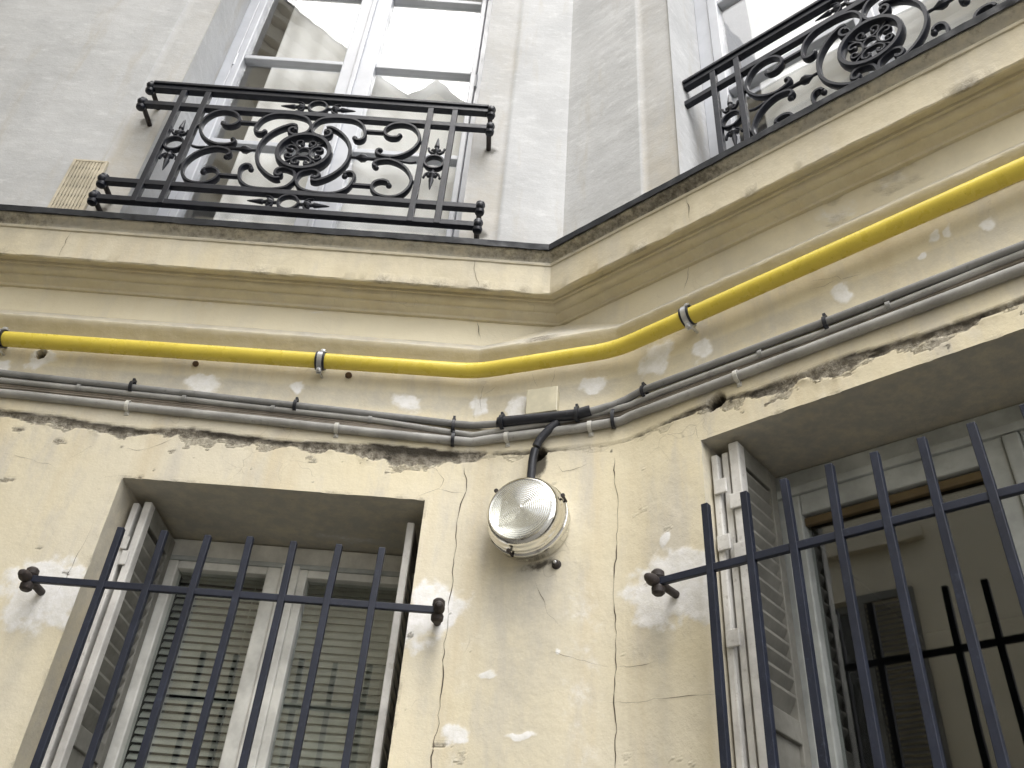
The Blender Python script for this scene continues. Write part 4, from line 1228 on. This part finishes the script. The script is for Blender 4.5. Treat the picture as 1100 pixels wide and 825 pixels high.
for (f, u, z, lab) in ((FL, -1.545, 3.374, "small grey clip on the second cable at the far left"), (FL, -1.168, 3.361, "small grey clip on the second cable over the left window's left side"), (FL, -.852, 3.347, "small grey clip on the second cable left of the middle clamp"),
                       (FL, -.508, 3.333, "small grey clip on the second cable over the left window's right side"), (FR, .79, 3.326, "small grey clip on the second cable over the right window's left corner"), (FR, 1.174, 3.320, "small grey clip on the second cable far right")):
    b = MB(f); n = 10
    loop = [(u, .014 + .0128 * math.cos(a), z + .0128 * math.sin(a)) for a in [math.pi * (-.5 + 1.1 * k / n) for k in range(n + 1)]]
    b.sweep(loop, [(.0018, .007), (-.0018, .007), (-.0018, -.007), (.0018, -.007)], False, ref=(1, 0, 0))
    b.box(u - .006, u + .006, .002, .018, z + .008, z + .020)
    props(b.build("cable_clip", M_GCLIP, None, (u, 0, z), bevel=.001), lab, "clip", GG)

# junction box
t = thing("junction_box", FC, (.26, 0, 3.345), "beige square junction box on the corner, behind the black sleeve", "box")
MB(FC).box(.206, .312, -.004, .034, 3.340, 3.438).build("body", M_BOX, t, bevel=.004)
MB(FC).box(.203, .315, .0345, .042, 3.337, 3.441).build("cover", M_BOX, t, bevel=.003)

# ------------------------------------------------------------------ round bulkhead lamp
LU, LZ = .238, 2.930
t = thing("wall_lamp", FC, (LU, 0, LZ), "round bulkhead lamp with ribbed glass lens and worn bright metal body", "lamp")
MB(FC).lathe((LU, -.01, LZ), (0, 1, 0), [(0, .116), (.012, .1245), (.020, .1265), (.050, .127), (.056, .1305), (.062, .132), (.068, .1305), (.072, .1255), (.078, .1225), (.084, .1225)], 96).build("housing", M_CHROME, t, smooth=True)
MB(FC).lathe((LU, .066, LZ), (0, 1, 0), [(0, .1165), (.006, .1235), (.012, .1255), (.018, .1235), (.024, .1195), (.030, .1190), (.036, .1180), (.044, .1130), (.050, .1075), (.0520, .1035), (.049, .1015)], 96).build("bezel", M_CHROME, t, smooth=True, angle=60)
MB(FC).lathe((LU, .060, LZ), (0, 1, 0), [(0, .020), (.004, .05), (.018, .085), (.036, .100), (.0385, .1015)], 64).build("reflector", M_REFL, t, smooth=True)
MB(FC).ball((LU, .088, LZ + .012), .026, 20, (1, .8, 1.5)).build("bulb", M_BULB, t, smooth=True)
MB(FC).lathe((LU, .1115, LZ), (0, 1, 0), [(0, .1030), (.004, .1030), (.0085, .095), (.0125, .070), (.0150, .035), (.0156, .004)], 96).build("lens", M_LENS, t, smooth=True, angle=180)
MB(FC).lathe((LU, .1266, LZ), (0, 1, 0), [(-.002, .005), (.0006, .005), (.0018, .003)], 14).build("lens_stud", M_CHROME, t, smooth=True)
for a in (.35, 2.4, 4.4):
    cxx, czz = LU + .1315 * math.cos(a), LZ + .1315 * math.sin(a)
    MB(FC).lathe((cxx, .052, czz), (0, 1, 0), [(0, .004), (.034, .004), (.036, .007), (.041, .007), (.042, .003)], 10).build("screw", M_RUST, t, smooth=True)

t = thing("wall_plug", FC, (.322, 0, 2.79), "small rusty wall plug just below the round lamp", "wall plug")
MB(FC).lathe((.322, -.004, 2.79), (0, 1, 0), [(0, .016), (.006, .015), (.008, .012), (.012, .0105), (.020, .010), (.021, .006)], 14).build("collar", M_RUST, t, smooth=True)
MB(FC).lathe((.322, .0175, 2.79), (0, 1, 0), [(0, .0055), (.006, .005), (.007, .003)], 10).build("bolt", M_STEEL, t, smooth=True)
t = thing("wall_plug", FL, (-.618, 0, 3.497), "old pipe stub sticking out below the yellow pipe, right of the middle clamp", "wall plug")
MB(FL).lathe((-.618, -.006, 3.523), (0, 1, 0), [(0, .013), (.018, .012), (.021, .009)], 12).build("collar", M_PLUG, t, smooth=True)
t = thing("wall_plug", FL, (-1.18, 0, 3.487), "small rusty stub below the yellow pipe, above the left window", "wall plug")
MB(FL).lathe((-1.175, -.006, 3.523), (0, 1, 0), [(0, .012), (.018, .011), (.021, .008)], 12).build("collar", M_PLUG, t, smooth=True)

# ------------------------------------------------------------------ air vent beside the left balcony
t = thing("air_vent", FL, (-1.92, 0, 4.26), "beige slatted air vent on the grey wall left of the balcony", "vent")
b = MB(FL)
vu0, vu1, vz0, vz1 = -1.988, -1.862, 4.20, 4.568
b.box(vu0 - .012, vu0, -.004, .010, vz0 - .012, vz1 + .012); b.box(vu1, vu1 + .012, -.004, .010, vz0 - .012, vz1 + .012)
b.box(vu0, vu1, -.004, .0095, vz1, vz1 + .012); b.box(vu0, vu1, -.004, .0095, vz0 - .012, vz0)
b.build("frame", M_VENT, t, bevel=.002)
b = MB(FL)
for i in range(9):
    u = vu0 + (vu1 - vu0) * (i + .5) / 9 + .003
    b.box(u - .0045, u + .0045, .0035, .008, vz0, vz1)
b.build("slats", M_VENT, t)
b = MB(FL)
for i in range(6):
    z = vz0 + .04 + i * .058
    b.box(vu0, vu1, .0010, .0033, z + .008, z + .050)
b.build("backing", M_VENT, t)
MB(FL).box(vu0, vu1, -.003, .0006, vz0, vz1).build("cavity", M_DARK, t)

# ------------------------------------------------------------------ the wing across the courtyard, seen only in the panes
F2 = Frame(Vector((CX, 0, 0)) + N_R * 5.75, D_R, -N_R)
W2 = thing("opposite_wing", F2, (-1, 0, 0), "tall cream wing across the courtyard, reflected in the window panes", "building")
b = MB(F2)
HZ = 13.0
u0, u1 = -7.0, 1.9
win2 = [(-2.10, -1.22, 3.2, 5.40), (-4.6, -3.7, 3.2, 5.25), (-1.75, -.85, 6.9, 9.2), (.1, 1.0, 6.9, 9.2), (-4.6, -3.7, 6.9, 9.2)]
us = sorted(set([u0, u1] + [w[0] for w in win2] + [w[1] for w in win2])); zs = sorted(set([0, HZ] + [w[2] for w in win2] + [w[3] for w in win2]))
for i in range(len(us) - 1):
    for j in range(len(zs) - 1):
        cu, cz_ = (us[i] + us[i + 1]) / 2, (zs[j] + zs[j + 1]) / 2
        if any(w[0] < cu < w[1] and w[2] < cz_ < w[3] for w in win2): continue
        b.add([(us[i], 0, zs[j]), (us[i + 1], 0, zs[j]), (us[i + 1], 0, zs[j + 1]), (us[i], 0, zs[j + 1])], [(0, 1, 2, 3)])
for w in win2:
    a, c, d, e = w
    b.add([(a, 0, d), (a, -.22, d), (a, -.22, e), (a, 0, e), (c, 0, d), (c, -.22, d), (c, -.22, e), (c, 0, e)], [(0, 1, 2, 3), (4, 5, 6, 7), (3, 2, 6, 7), (0, 1, 5, 4)])
b.add([(u0, 0, 0), (u0, -4, 0), (u0, -4, HZ), (u0, 0, HZ), (u1, 0, 0), (u1, -4, 0), (u1, -4, HZ), (u1, 0, HZ)], [(0, 1, 2, 3), (4, 5, 6, 7), (1, 5, 6, 2)])
b.build("wall", M_OPP, W2)
b = MB(F2)
for (z0_, z1_, o_) in ((HZ - .12, HZ, .50), (HZ - .26, HZ - .123, .40), (HZ - .55, HZ - .263, .28), (HZ - .75, HZ - .553, .16), (HZ - 1.5, HZ - 1.4, .08), (9.9, 10.12, .22), (9.6, 9.897, .14)):
    b.box(u0 - .1, u1 + .1, .002, o_, z0_, z1_)
b.build("cornice", M_OPPT, W2, bevel=.02)
MB(F2).box(-2.5, -.45, .002, .10, 5.86, 6.0).build("lintel", M_OPPT, W2, bevel=.01)
b = MB(F2); b.add([(u0 - .1, .52, HZ + .01), (u1 + .1, .52, HZ + .01), (u1 + .1, -2, HZ + .8), (u0 - .1, -2, HZ + .8), (u0 - .1, -4.1, HZ + .01), (u1 + .1, -4.1, HZ + .01)], [(0, 1, 2, 3), (3, 2, 5, 4), (0, 3, 4), (1, 5, 2)])
b.build("roof", M_ROOF, W2)
for w in win2:
    a, c, d, e = w
    p = MB(F2); p.box(a, a + .06, -.2, -.12, d, e); p.box(c - .06, c, -.2, -.12, d, e); p.box((a + c) / 2 - .05, (a + c) / 2 + .05, -.2, -.12, d, e); p.box(a + .06, c - .06, -.2, -.122, e - .07, e); p.box(a + .06, c - .06, -.2, -.122, d, d + .07)
    wn_ = p.build("window", M_RFRAME, W2)
    MB(F2).box(a + .05, c - .05, -.165, -.16, d + .05, e - .05).build("pane", M_GLASS_L, wn_)
    MB(F2).box(a, c, -.24, -.22, d, e).build("dark_lining", M_ROOM, wn_)
for (a, c, d, e) in ((-1.20, -.66, 3.2, 5.40), (-2.66, -2.12, 3.2, 5.40)):
    p = MB(F2); p.box(a, a + .06, .01, .05, d, e); p.box(c - .06, c, .01, .05, d, e); p.box(a + .06, c - .06, .01, .05, e - .08, e); p.box(a + .06, c - .06, .01, .05, d, d + .08)
    z = d + .1
    while z < e - .12:
        p.add([(a + .06, .048, z), (c - .06, .048, z), (c - .06, .015, z + .035), (a + .06, .015, z + .035)], [(0, 1, 2, 3)]); z += .05
    p.build("shutter", M_SHUT_SHADE, W2)

F3 = Frame((0, -5.75, 0), (1, 0, 0), (0, 1, 0))
W3 = thing("gabled_house", F3, (-1.3, 0, 0), "narrow cream gabled house behind the wing, reflected in the upper panes", "building")
b = MB(F3)
prof3 = [(-2.35, 0), (-.3, 0), (-.3, 12.55), (-1.70, 14.05), (-2.35, 13.2)]
b.add([(x, 0, z) for x, z in prof3] + [(x, -5, z) for x, z in prof3], [(0, 1, 2, 3, 4), (5, 6, 7, 8, 9), (1, 6, 7, 2), (0, 5, 9, 4)])
b.build("wall", M_OPP, W3)
b = MB(F3)
rp = [(-2.55, 13.08), (-1.70, 14.16), (-.1, 12.48), (-.1, 12.36), (-1.70, 14.04), (-2.55, 12.96)]
b.add([(x, .2, z) for x, z in rp] + [(x, -5.1, z) for x, z in rp], [(0, 1, 7, 6), (1, 2, 8, 7), (2, 3, 9, 8), (3, 4, 10, 9), (4, 5, 11, 10), (5, 0, 6, 11), (0, 1, 4, 5), (1, 2, 3, 4), (6, 7, 10, 11), (7, 8, 9, 10)])
b.build("roof", M_ROOF, W3)
b = MB(F3); b.box(-2.4, -.25, .002, .14, 11.8, 12.0)
b.build("cornice", M_OPPT, W3)
